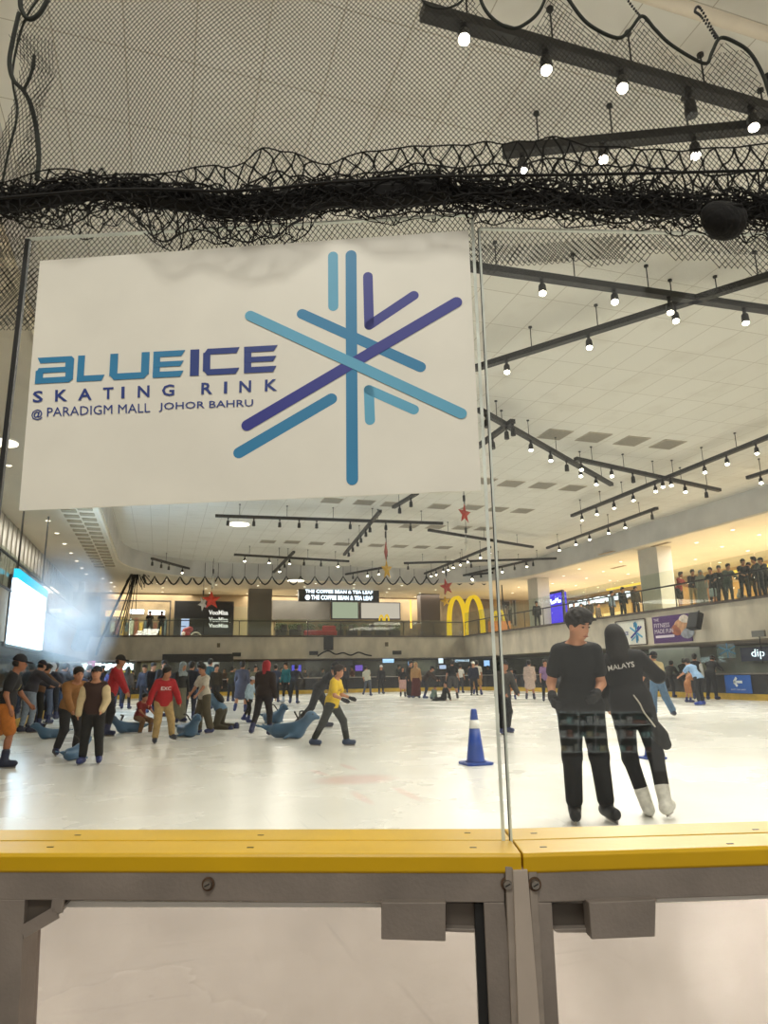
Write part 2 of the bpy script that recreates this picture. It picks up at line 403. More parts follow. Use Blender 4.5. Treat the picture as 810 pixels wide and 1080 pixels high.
b.tube([(x, y, ZSOF - .03) for x, y in path2], .07, 6); struct('trim_2', b, M['soffit'])
# gallery slabs
b = MB(); b.box((29, 21.5, (ZS0 + ZS1) / 2), (14, 56, ZS1 - ZS0)); struct('wall_right', b, M['fascia'])
b = MB(); b.box((11, 55.75, (ZS0 + ZS1) / 2), (50, 12.5, ZS1 - ZS0 - .002)); struct('wall_far', b, M['fascia'])
b = MB(); b.box((-9.25, 21.5, (ZS0 + ZS1) / 2), (9.5, 56, ZS1 - ZS0 - .004)); struct('wall_left', b, M['fascia'])
b = MB(); b.box((28.96, 21.5, ZS1 + .015), (14.16, 56, .05)); b.box((11, 55.7, ZS1 + .012), (50, 12.6, .05)); b.box((-9.2, 21.5, ZS1 + .01), (9.55, 56, .05)); struct('trim_3', b, M['edge'])
b = MB(); b.box((29.6, 21.5, ZS1 + .045), (13, 55, .02)); b.box((11, 56.2, ZS1 + .045), (50, 11.6, .02)); struct('floor_gallery', b, M['tile2'])
# upper back walls
b = MB(); b.box((34.1, 24, 5.6), (.2, 74, 3.7)); struct('wall_right_gallery', b, mat('warm_wall', '#c9a878', .7, noise=(.7, .15)))
b = MB(); b.box((11, 55.42, 5.6), (50, .2, 3.7)); struct('wall_far_gallery', b, mat('far_shop_wall', '#a08a68', .7, noise=(.5, .3)))
b = MB(); b.box((-6.1, 22, 5.62), (.2, 60, 3.55))
for y in np.arange(10, 50, .9): b.box((-5.98, y, 5.62), (.06, .05, 3.5))
struct('wall_left_gallery', b, mat('slatted_glass_wall', '#9c978c', .4, noise=(1, .2)))
# lower back walls
b = MB(); b.box((27, 20, 1.12), (.2, 52, 2.36)); struct('wall_right_lower', b, M['greywall'])
b = MB(); b.box((10, 53.1, 1.12), (44, .2, 2.36)); struct('wall_far_lower', b, M['lowwall'])
b = MB(); b.box((-8, 25, 1.12), (.2, 60, 2.36)); struct('wall_left_lower', b, M['lowwall'])
b = MB(); b.box((35.9, 20, 4), (.2, 60, 9)); struct('wall_right_outer', b, M['plaster'])
b = MB(); b.box((29, -6.6, 4), (14, .2, 9)); struct('wall_near_right', b, M['plaster'])
b = MB(); b.box((-9.3, -6.6, 4), (9.4, .2, 9)); struct('wall_near_left', b, M['plaster'])

# ceiling pipe near the netting
b = MB(); p1 = hz(680, -5, 8.1); p2 = hz(840, 46, 8.1); d = p2 - p1
b.cyl(p1 - d * 1.2, p2 + d * .8, .07); b.alone('ceiling_pipe', M['plaster'], 'cream pipe running under the ceiling above the scalloped net edge at top right', 'pipe', smooth=True)

# ------------------------------------------------------------------ near boards
def near_board(side):
    left = side == 'L'; a, nn = (aL, nL) if left else (aR, nR)
    G = gl if left else gr
    def Fp(x, y): return G(x, y, -.085)
    root = thing('dasher_board', 'dasher board with yellow cap rail and clear lower panel under the sign' if left else 'dasher board with yellow cap rail to the right of the pale vertical joint strip', 'rink board', S0 + a * (-.5 if left else .35) + np.array([0, 0, -1.07]), group=None)
    s0, s1 = (-1.9, -.0015) if left else (.0015, 1.6)
    rb, rf = .0885, -.085
    def pt(s, o, z): return S0 * np.array([1, 1, 0]) + a * s + nn * o + np.array([0, 0, z])
    # cap rail: rink-side strip and viewer-side strip, chamfered front
    def prof(o0, o1, front):
        P = [(o0, ZR), (o1, ZR), (o1, ZR - .036), (o0, ZR - .036)]
        if front: P = [(o0, ZR - .005), (o0 + .004, ZR), (o1, ZR), (o1, ZR - .036), (o0 + .012, ZR - .036), (o0 + .003, ZR - .027)]
        return P
    for o0, o1, fr in ((rf - .006, -.0035, True), (.0035, rb, False)):
        m_ = MB(); pr = prof(o0, o1, fr); k = len(pr)
        A = [pt(s0 + (0 if left else o * .06), o, z) for o, z in pr]; B = [pt(s1 - (o * .06 if left else 0), o, z) for o, z in pr]
        m_.add(A + B, [tuple(range(k)), tuple(range(2 * k - 1, k - 1, -1))] + [(i, (i + 1) % k, (i + 1) % k + k, i + k) for i in range(k)])
        m_.build('cap_rail', M['yellow'], root, bevel=.0015)
    slots = [(82, 881), (53, 893.5), (275, 881), (264, 894), (493, 878.5), (499, 894)] if left else [(563, 879), (573, 893.5), (797, 875), (770, 890)]
    for x, y in slots:
        c = hz(x, y, ZR); m_ = MB()
        R = Matrix.Rotation(math.atan2(a[1], a[0]), 3, 'Z')
        m_.box(c + np.array([0, 0, .0002]), (.011, .0035, .0012), R); m_.build('screw_slot', M['rubber'], root)
    # frame on the front face, from pixels on that plane
    th = nn * .055
    def quad(pts, name, mt, off=0., dep=.055):
        m_ = MB(); A = [G(p[0], p[1], -.085 - off) for p in pts]; m_.hexa(A, nn * dep); return m_.build(name, mt, root, bevel=.0012)
    if left:
        quad([(-30, 908), (532, 911), (532, 952), (-30, 949)], 'top_beam', M['alu'])
        quad([(-30, 949), (26, 949), (17, 1120), (-30, 1120)], 'post', M['alu'])
        quad([(510, 952), (532, 952), (549, 1120), (518, 1120)], 'post', M['alu'])
        quad([(500, 953), (511, 953), (520, 1120), (507, 1120)], 'gasket', M['rubber'], -.012, .03)
        quad([(62, 950), (500, 953), (500, 957.5), (62, 957)], 'panel_clip_strip', M['white'], -.03, .006)
        quad([(402, 952), (470, 952), (470, 993), (402, 991)], 'bracket', M['alu'], .018, .03)
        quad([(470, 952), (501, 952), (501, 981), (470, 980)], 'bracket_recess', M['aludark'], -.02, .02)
        quad([(470, 979), (501, 980), (501, 984), (470, 983)], 'bracket_lip', M['alu'], -.005, .02)
        m_ = MB(); A = [Fp(24, 949), Fp(72, 949), Fp(60, 961), Fp(45, 976), Fp(24, 983)]
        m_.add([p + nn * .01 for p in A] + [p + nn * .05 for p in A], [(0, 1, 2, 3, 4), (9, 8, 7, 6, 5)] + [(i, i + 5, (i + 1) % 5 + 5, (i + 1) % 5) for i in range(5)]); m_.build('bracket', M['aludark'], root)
        m_ = MB(); m_.bar(Fp(24, 983), Fp(60, 962), .02, .004, nn); m_.bar(Fp(60, 962), Fp(62, 948), .02, .004, nn); m_.build('bracket_lip', M['alu'], root)
        bolts = [(220, 932), (535, 932)]
        A = [(17, 954), (508, 954), (516, 1120), (10, 1120)]
    else:
        quad([(566, 911), (1250, 896), (1250, 930), (566, 952)], 'top_beam', M['alu'])
        quad([(566, 952), (582, 952), (592, 1120), (576, 1120)], 'post', M['alu'])
        quad([(541, 918), (556.5, 917), (573, 1120), (548, 1120)], 'joint_strip', M['alulight'], .006, .03)
        quad([(557, 913), (566, 913), (577, 1120), (570, 1120)], 'gasket', mat('joint_filler', '#8d837a', .6), .002, .03)
        quad([(533, 914), (541, 914), (550, 1120), (541, 1120)], 'gasket', mat('joint_filler', '#8d837a', .6), .002, .03)
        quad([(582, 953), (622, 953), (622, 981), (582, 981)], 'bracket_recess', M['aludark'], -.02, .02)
        quad([(582, 980), (622, 979), (622, 984), (588, 984)], 'bracket_lip', M['alu'], -.005, .02)
        quad([(621, 952), (692, 949), (691, 988), (624, 991)], 'bracket', M['alu'], .018, .03)
        quad([(692, 947.5), (1250, 928), (1250, 932), (692, 952.5)], 'panel_clip_strip', M['white'], -.03, .006)
        bolts = [(563.5, 932)]
        A = [(584, 954), (1250, 932), (1250, 1120), (594, 1120)]
    m_ = MB(); m_.hexa([Fp(*p) + nn * .045 for p in A], nn * .006); m_.build('clear_panel', M['poly'], root)
    m_ = MB(); c = pt((s0 + s1) / 2, -.05, .30); R = Matrix.Rotation(math.atan2(a[1], a[0]), 3, 'Z')
    m_.box(c, (s1 - s0, .06, .22), R); m_.build('kick_plate', M['kick'], root)
    m_ = MB(); m_.box(pt((s0 + s1) / 2, -.05, .05), (s1 - s0, .08, .30), R); m_.build('base_rail', M['alu'], root)
    for x, y in bolts:
        c = Fp(x, y); w_ = MB(); w_.cyl(c - nn * .001, c - nn * .003, .0105, n=20)
        w_.build('washer', mat('rusty_washer', '#5b4636', .6, .4, noise=(90, .4)), root, smooth=False)
        m_ = MB(); m_.cyl(c - nn * .0015, c - nn * .009, .0078, .0062, n=12); h = m_.build('bolt', M['steel'], root)
        m_ = MB(); m_.bar(c - nn * .0095 - a * .004 - zz * .002, c - nn * .0095 + a * .004 + zz * .002, .0016, .001, nn); m_.build('bolt_slot', M['rubber'], h)
    return root
near_board('L'); near_board('R')

# near glass panes (they stand in the groove between the two rail strips)
def pane(pts, nn, name_label, th=.006):
    root = thing('glass_screen', name_label, 'glass panel', (np.asarray(pts[0]) + np.asarray(pts[1])) / 2)
    m_ = MB(); m_.hexa([np.asarray(p) - nn * th / 2 for p in pts], nn * th); m_.build('pane', M['glass'], root)
    return root
def up_(p, z): q = np.array(p, float); q[2] = z; return q
zg = ZR - .04
g1 = pane([up_(S0 - aL * .972, zg), up_(S0 - aL * .0145, zg), up_(S0 - aL * .0145, 2.185), up_(S0 - aL * .972, 2.185)], nL, 'tall clear glass pane carrying the white logo sign')
g2 = pane([up_(S0 - aL * .002, zg), up_(S0 + aR * 1.4, zg), up_(S0 + aR * 1.4, 2.15), up_(S0 - aL * .002, 2.15)], nR, 'tall clear glass pane in front of the skating couple')
pL = S0 - aL * .985; aW = np.array([-.75, .66, 0]); aW /= np.linalg.norm(aW); nW = np.array([.66, .75, 0])
g3 = pane([up_(pL, zg), up_(pL + aW * .5, zg), up_(pL + aW * .5, 2.185), up_(pL, 2.185)], nW, 'clear glass pane left of the dark upright at the left picture edge')
for g, p0, nn, mt, wd in ((g1, S0 - aL * .0145, nL, M['gedge'], .0016), (g2, S0 - aL * .002, nL, M['gedge'], .0016), ):
    m_ = MB(); m_.bar(up_(p0, zg), up_(p0, 2.18 if g is g1 else 2.15), .006, wd, nn); m_.build('pane_edge', mt, g)
m_ = MB(); q = S0 - aL * .004; m_.bar(up_(q, zg), up_(q, 2.15), .0018, .004, nL); m_.build('edge_seal', M['rubber'], g2)
m_ = MB(); q = S0 - aL * .978; m_.bar(up_(q, zg), up_(q, 2.185), .010, .008, nL); m_.build('edge_seal', M['rubber'], g1)
m_ = MB(); m_.bar(up_(pL - aL * -.004, 2.185), up_(S0 - aL * .02, 2.185), .008, .003); m_.build('pane_edge', M['gedge'], g1)
m_ = MB(); m_.bar(up_(S0, 2.15), up_(S0 + aR * 1.4, 2.15), .008, .003); m_.build('pane_edge', M['gedge'], g2)

# ------------------------------------------------------------------ the sign on the glass
def sg(x, y, off=0.): return gl(x, y, -.0085 - off)
root = thing('rink_sign', 'white sign board with blue lettering and a snowflake of rounded bars, fixed to the glass', 'sign', sg(270, 530))
b = MB(); b.hexa([sg(20, 538.5), sg(507.5, 517), sg(494, 243), sg(42, 275)], -nL * -.004); b.build('sign_board', M['sign'], root)
CL = dict(light='#5fa9cb', mid='#2f81b0', navy='#31378f', deep='#2a3f86')
CM = {k: mat('print_' + k, v, .45, noise=(8, .04)) for k, v in CL.items()}
ppm = depth(sg(370, 390)) / F
def pill(mb, p, q, wpx, off):
    P, Q = sg(*p, off), sg(*q, off); d = (Q - P); d /= np.linalg.norm(d); e = np.cross(nL, d); r = wpx * ppm / 2; pts = []
    for i in range(9): a = -PI / 2 + PI * i / 8; pts.append(Q + d * math.cos(a) * r + e * math.sin(a) * r)
    for i in range(9): a = PI / 2 + PI * i / 8; pts.append(P + d * math.cos(a) * r + e * math.sin(a) * r)
    k = len(pts); mb.add(pts + [x + nL * .0006 for x in pts], [tuple(range(k)), tuple(range(2 * k - 1, k - 1, -1))] + [(i, (i + 1) % k, (i + 1) % k + k, i + k) for i in range(k)])
bars = [('light', [((351.2, 270), (351.5, 323))], 11, 1), ('mid', [((370.2, 269), (371.5, 505.5))], 12, 2), ('mid', [((318.5, 331), (443.5, 387))], 11.5, 1),
        ('navy', [((388, 291.5), (389.3, 343)), ((389.3, 343), (436.5, 311.5))], 10.5, 1), ('navy', [((260.5, 448.5), (481.5, 318.6))], 12, 3),
        ('light', [((263.8, 332.8), (486.5, 436))], 11.5, 4), ('mid', [((252, 477.5), (349.5, 420.5))], 12, 1), ('light', [((390.2, 443), (389, 411)), ((389, 411), (436.5, 432))], 10.5, 1)]
for colr, segs, wpx, lay in bars:
    m_ = MB()
    for p, q in segs: pill(m_, p, q, wpx, .0004 * lay)
    m_.build('snowflake_bar', CM[colr], root)
# BLUEICE drawn letter by letter
def lw(base0, base1, capv):
    """frame on the sign from two baseline pixels and a cap-height pixel vector"""
    o = sg(*base0, .0008); ax = sg(*base1, .0008) - o; ay = sg(base0[0] + capv[0], base0[1] + capv[1], .0008) - o
    return o, ax, ay
o, ax, ay = lw((36.8, 405), (288, 392.2), (2.2, -27.5))
LET = {'B': [[(.1, .78), (.02, 1), (.93, 1), (1, .9), (1, .78)], [(0, .40), (.07, .60), (1, .6), (1, .4)], [(0, 0), (0, .22), (1, .22), (1, .12), (.9, 0)], [(0, 0), (0, .5), (.2, .5), (.2, 0)], [(.78, .55), (.78, .9), (1, .9), (1, .62), (.94, .52)], [(.8, .1), (.8, .45), (.94, .5), (1, .4), (1, .1)]],
       'L': [[(0, 0), (0, 1), (.25, 1), (.25, 0)], [(0, 0), (0, .22), (1, .22), (.9, 0)]],
       'U': [[(0, .15), (0, 1), (.2, 1), (.2, .15)], [(.8, .15), (.8, 1), (1, 1), (1, .15)], [(0, .2), (.12, 0), (.88, 0), (1, .2), (1, .24), (0, .24)]],
       'E': [[(0, 0), (0, 1), (.22, 1), (.22, 0)], [(0, .78), (0, 1), (1.02, 1), (.9, .78)], [(0, .4), (0, .6), (.98, .6), (.88, .4)], [(0, 0), (0, .22), (.98, .22), (.88, 0)]],
       'I': [[(0, 0), (0, 1), (1, 1), (1, 0)]],
       'C': [[(0, .15), (0, .85), (.2, .85), (.2, .15)], [(0, .78), (.12, 1), (1, 1), (.92, .78)], [(.12, 0), (0, .22), (1, .22), (.9, 0)]]}
for ch, x0, x1, cc in (('B', 48, 165, 'mid'), ('L', 177, 262, 'mid'), ('U', 277, 398, 'mid'), ('E', 410, 505, 'mid'), ('I', 523, 550, 'deep'), ('C', 562, 672, 'deep'), ('E', 686, 785, 'deep')):
    u0, u1 = (x0 - 48) / 725., (x1 - 48) / 725.; m_ = MB()
    for k_, pg in enumerate(LET[ch]):
        m_.prism([(u0 + (u1 - u0) * u, v) for u, v in pg], o, ax, ay, -nL, .0004 + .00012 * k_)
    m_.build('letter', CM[cc], root)
def sign_line(txt, b0, b1, capv, colr, bold, extra=1.0):
    o, ax, ay = lw(b0, b1, capv); m_ = MB(); add_text(m_, txt, o, ax, ay, -nL, bold, .0004); m_.build('lettering', CM[colr], root)
for ch, x in zip('SKATINGRINK', (42, 110, 180, 256, 312, 362, 436, 556, 625, 672, 750)):
    wdt = {'I': 10, 'N': 36, 'G': 38, 'A': 42, 'K': 38, 'R': 34, 'S': 31, 'T': 32}[ch]
    px0 = 20 + x / 2.893; py0 = 424.8 - (px0 - 34.5) * .049; px1 = px0 + wdt / 2.893
    sign_line(ch, (px0, py0), (px1, py0 - (px1 - px0) * .049), (.3, -12.3), 'deep', .0 if ch == 'I' else .022)
sign_line('@', (33, 443.5), (45, 442.9), (.3, -11.5), 'deep', .012)
sign_line('PARADIGM MALL', (49.5, 439.5), (158.5, 434.8), (.3, -9.6), 'deep', .0)
sign_line('JOHOR BAHRU', (167.5, 434.5), (267, 430.8), (.3, -9.6), 'deep', .006)

# ------------------------------------------------------------------ netting above the glass
aN = aL; nN = nL
def N(s, z, o=0.): return np.array([S0[0], S0[1], 0]) + aN * s + nN * o + np.array([0, 0, z])
def nsz(x, y, off=.08):
    p = hp(x, y, S0 + nN * off, nN); return float((p - S0) @ aN), float(p[2])
OFF = .10
top_px = [(-60, -60), (480, -60), (505, -30), (507, 0), (520, 20), (540, 30), (570, 10), (578, -14), (590, -14), (600, 0), (620, 25), (650, 40), (662, 34), (677, 17), (705, 45), (728, 60), (745, 67), (751, 55), (760, 40), (790, 55), (805, 80), (816, 120), (840, 150)]
top_sz = np.array([nsz(*p, OFF) for p in top_px])
left_px = [(46, -10), (22, 12), (18, 30), (22, 60), (34, 88), (24, 130), (10, 170), (0, 205), (-8, 240)]
left_sz = np.array([nsz(*p, OFF) for p in left_px])
def ztop(s): return float(np.interp(s, top_sz[:, 0], top_sz[:, 1]))
def sleft(z): return float(np.interp(z, left_sz[::-1, 1], left_sz[::-1, 0]))
b = MB(); cell = .0122; zlo, zhi = 2.02, 2.98
def drape(s, z):
    return (s + .010 * math.sin(5.1 * z + 3 * s) + .006 * math.sin(11 * s + 7 * z), z + .008 * math.sin(6 * s + 1.3), .018 * math.sin(4 * s + 5 * z) + .008 * math.sin(13 * s))
for fam in (1, -1):
    k0 = -2.4; cnt = int(5.0 / cell)
    for i in range(cnt):
        c0 = k0 + i * cell; pts = []
        for z in np.arange(zlo, zhi, .024):
            s = c0 + fam * (z - zlo) * .74
            s2, z2, o2 = drape(s, z)
            ok = -1.42 < s2 < 1.5 and z2 > (2.02 if s2 < -.94 else 2.115) and z2 < ztop(s2) and s2 > sleft(z2)
            if ok: pts.append(N(s2, z2, OFF + o2))
            elif len(pts) > 1: b.tube(pts, .00088, 3, cap=False); pts = []
            else: pts = []
        if len(pts) > 1: b.tube(pts, .00088, 3, cap=False)
# the doubled fold at the left edge
for fam in (1, -1):
    for i in range(60):
        pts = []
        for z in np.arange(2.18, 2.80, .022):
            sl = sleft(z); s = sl + (i * .0075 - .2 + fam * (z - 2.18) * .33)
            if sl < s < sl + .10 + .03 * math.sin(9 * z): pts.append(N(s, z, OFF - .04 + .015 * math.sin(30 * s)))
            elif len(pts) > 1: b.tube(pts, .0008, 3, cap=False); pts = []
            else: pts = []
        if len(pts) > 1: b.tube(pts, .0008, 3, cap=False)
netroot = thing('safety_net', 'fine black knotted safety net stretched above the glass up to the ceiling', 'net', N(-.3, 2.1, OFF))
b.build('mesh_sheet', M['net'], netroot)
def smooth_pts(P, n=6):
    P = [np.asarray(p, float) for p in P]; out = []
    for i in range(len(P) - 1):
        a, b_, c, d = P[max(i - 1, 0)], P[i], P[i + 1], P[min(i + 2, len(P) - 1)]
        for k in range(n):
            t = k / n; out.append(.5 * ((2 * b_) + (-a + c) * t + (2 * a - 5 * b_ + 4 * c - d) * t * t + (-a + 3 * b_ - 3 * c + d) * t ** 3))
    return out + [P[-1]]
def nrope(px, r, name, mt, parent, off=OFF, n=6):
    m_ = MB(); m_.tube(smooth_pts([hp(x, y, S0 + nN * off, nN) for x, y in px]), r, n); return m_.build(name, mt, parent, smooth=True)
for seg_ in ([(503, -30), (507, 0), (520, 20), (540, 30), (556, 24), (570, 10), (579, -14)], [(592, -14), (600, 0), (620, 25), (650, 40), (664, 32), (677, 17), (690, 30), (705, 45), (728, 60), (745, 67), (751, 55), (760, 40), (778, 46), (792, 57), (805, 80), (814, 108), (830, 150)]):
    nrope(seg_, .0042, 'edge_rope', M['rope'], netroot)
nrope([(22, -8), (22, 8), (30, 20), (41, 15), (50, 0), (54, -10)], .006, 'edge_rope', M['rope'], netroot, OFF - .02)
nrope([(20, 14), (14, 40), (10, 65), (14, 84), (25, 96), (33, 112), (39, 140), (41, 165), (39, 190)], .0055, 'edge_rope', M['rope'], netroot, OFF - .03)
nrope([(24, 96), (30, 85), (35, 70), (36, 58)], .004, 'edge_rope', M['rope'], netroot, OFF - .03)
nrope([(46, -8), (30, 14), (20, 40), (13, 80), (18, 120), (9, 160), (1, 200)], .003, 'edge_rope', M['rope'], netroot, OFF)
nrope([(440, -6), (452, 6), (470, 9), (486, 2), (492, -8)], .003, 'edge_rope', M['rope'], netroot, OFF)
for px in ([(650, -24), (662, 0), (676, 18)], [(755, 41), (740, 18), (733, 12), (738, 8), (752, 32), (757, 40)], ):
    m_ = MB(); pts = smooth_pts([hp(x, y, S0 + nN * OFF, nN) for x, y in px], 8)
    for i in range(0, len(pts) - 1):
        m_.ball((pts[i] + pts[i + 1]) / 2, .0034, 6, 4)
    m_.build('chain', M['black'], netroot, smooth=True)
# fringe of the net hanging behind the glass below the bundle
b = MB()
for fam in (1, -1):
    for i in range(250):
        pts = []
        for z in np.arange(2.0, 2.2, .018):
            s = -1.55 + i * .0135 + fam * (z - 2) * .8
            low = 2.115 + .02 * math.sin(7 * s) + .010 * math.sin(17 * s)
            if s < -.93: low = 2.02 + .06 * (s + 1.1)
            if -1.3 < s < 1.5 and z > low: pts.append(N(s + .004 * math.sin(30 * z + 9 * s), z, .125 + .01 * math.sin(12 * s)))
            elif len(pts) > 1: b.tube(pts, .0009, 3, cap=False); pts = []
            else: pts = []
        if len(pts) > 1: b.tube(pts, .0009, 3, cap=False)
b.build('hanging_fringe', M['net'], netroot)

# the rolled-up thick net lying along the top of the glass
broot = thing('rolled_net', 'thick black net rolled up along the top edge of the glass', 'net', N(-.3, 2.2, -.03))
axis_px = [(-60, 222), (0, 214), (60, 207), (120, 200), (180, 206), (240, 218), (300, 214), (350, 205), (400, 203), (450, 200), (520, 205), (600, 211), (700, 216), (760, 218), (860, 222)]
ax_sz = np.array([nsz(x, y, -.03) for x, y in axis_px])
def zax(s): return float(np.interp(s, ax_sz[:, 0], ax_sz[:, 1]))
S_ = np.linspace(-1.3, 1.5, 190)
def vn(x, seed):  # smooth 1-D noise
    r_ = random.Random(seed * 7919 + 13); ph = [r_.uniform(0, 6.28) for _ in range(5)]; fr = [3.1, 6.7, 13.3, 24, 41]; am = [1, .8, .6, .45, .3]
    return sum(a * math.sin(f * x + p) for a, f, p in zip(am, fr, ph)) / 2
m_ = MB(); m_.tube([N(s, zax(s) - .004 + .006 * vn(s, 2), -.03 + .004 * vn(s, 3)) for s in S_], [max(.010, .018 + .012 * vn(s, 4)) for s in S_], 8)
m_.build('rolled_core', M['cord'], broot)
b = MB()
for k in range(160):
    a0 = random.uniform(0, 6.28); R_ = random.uniform(.010, .036); s0 = random.uniform(-1.3, 1.3); ln = random.uniform(.15, .9); w0 = random.uniform(5, 24) * random.choice((1, -1))
    pts = []
    for s in np.arange(s0, min(s0 + ln, 1.5), .009):
        q = a0 + w0 * (s - s0) + 1.5 * vn(s, k); rr = R_ * (1 + .35 * vn(s * 2.2, k + 200))
        pts.append(N(s + .008 * math.sin(60 * s + k), zax(s) + rr * math.cos(q) * .85, -.03 + rr * math.sin(q)))
    if len(pts) > 2: b.tube(pts, random.uniform(.0011, .002), 4, cap=False)
b.build('rolled_strands', M['cord'], broot)
def coarse(fz, so, eo, o0, seed, cw=.032, rows=6, jit=.006, rad=.0013, rim=True):
    """thick knotted diamond net between the curves so(s) and eo(s)"""
    m_ = MB(); ncol = int(2.8 / cw); rr = random.Random(seed); node = {}
    for j in range(rows + 1):
        for i in range(ncol + 1):
            s = -1.3 + (i + .5 * (j % 2)) * cw; t = j / rows
            z = so(s) * (1 - t) + eo(s) * t
            node[i, j] = N(s + rr.gauss(0, jit), z + rr.gauss(0, jit), o0 + fz(s, t) + rr.gauss(0, jit))
    for j in range(rows):
        for i in range(ncol + 1):
            for di in ((0, 1) if j % 2 else (-1, 0)):
                if (i + di, j + 1) in node:
                    p, q = node[i, j], node[i + di, j + 1]; sag = np.array([rr.gauss(0, .0035), 0, rr.gauss(0, .0035)])
                    m_.tube([p, p * .7 + q * .3 + sag, p * .3 + q * .7 + sag, q], rad, 4, cap=False)
            m_.ball(node[i, j], rad * 1.9, 6, 4)
    if rim:
        q = []
        for i in range(ncol + 1): q += [node[i, rows]]
        m_.tube(smooth_pts(q, 3), rad, 4, cap=False)
    return m_
up_px = [(-60, 190), (0, 192), (30, 186), (60, 176), (100, 184), (150, 182), (180, 180), (220, 174), (250, 178), (270, 158), (290, 154), (320, 162), (345, 176), (370, 166), (400, 158), (450, 152), (500, 148), (540, 147), (580, 142), (620, 148), (680, 152), (740, 154), (810, 152), (870, 152)]
dn_px = [(-60, 235), (0, 230), (50, 240), (75, 246), (100, 232), (130, 222), (160, 255), (185, 262), (200, 246), (240, 258), (270, 262), (300, 252), (345, 218), (400, 236), (450, 230), (500, 232), (560, 226), (620, 236), (690, 238), (730, 245), (800, 248), (870, 246)]
up_sz = np.array([nsz(x, y, -.04) for x, y in up_px]); dn_sz = np.array([nsz(x, y, -.04) for x, y in dn_px])
zup = lambda s: float(np.interp(s, up_sz[:, 0], up_sz[:, 1])); zdn = lambda s: float(np.interp(s, dn_sz[:, 0], dn_sz[:, 1]))
coarse(lambda s, t: .03 * math.sin(t * 3) + .01 * vn(s, 71), zax, zup, -.04, 1, cw=.036, rows=5, jit=.003, rad=.0020).build('loose_upper_mesh', M['cord'], broot)
coarse(lambda s, t: .05 - .05 * t, zax, lambda s: zax(s) * .35 + zup(s) * .65 + .008 * vn(s, 5), -.02, 2, cw=.030, rows=4, jit=.004, rad=.0018).build('loose_upper_mesh', M['cord'], broot)
coarse(lambda s, t: -.01 * t, zax, zdn, -.05, 3, cw=.028, rows=5, jit=.0035, rad=.0016).build('loose_lower_mesh', M['cord'], broot)
coarse(lambda s, t: .02 * t, zax, lambda s: zdn(s) + .02 + .01 * vn(s, 9), -.02, 4, cw=.022, rows=5, jit=.005).build('loose_lower_mesh', M['cord'], broot)
coarse(lambda s, t: .0, lambda s: zax(s) + .022 + .012 * vn(s, 11), lambda s: zax(s) - .026 + .012 * vn(s, 12), -.055, 5, cw=.018, rows=7, jit=.005, rad=.0016).build('rolled_strands', M['cord'], broot)
m_ = MB(); m_.tube([N(s, zax(s) * .4 + .6 * (2.222 + .008 * s), -.075) for s in S_], .0032, 6); m_.build('support_cable', M['cord'], broot, smooth=True)

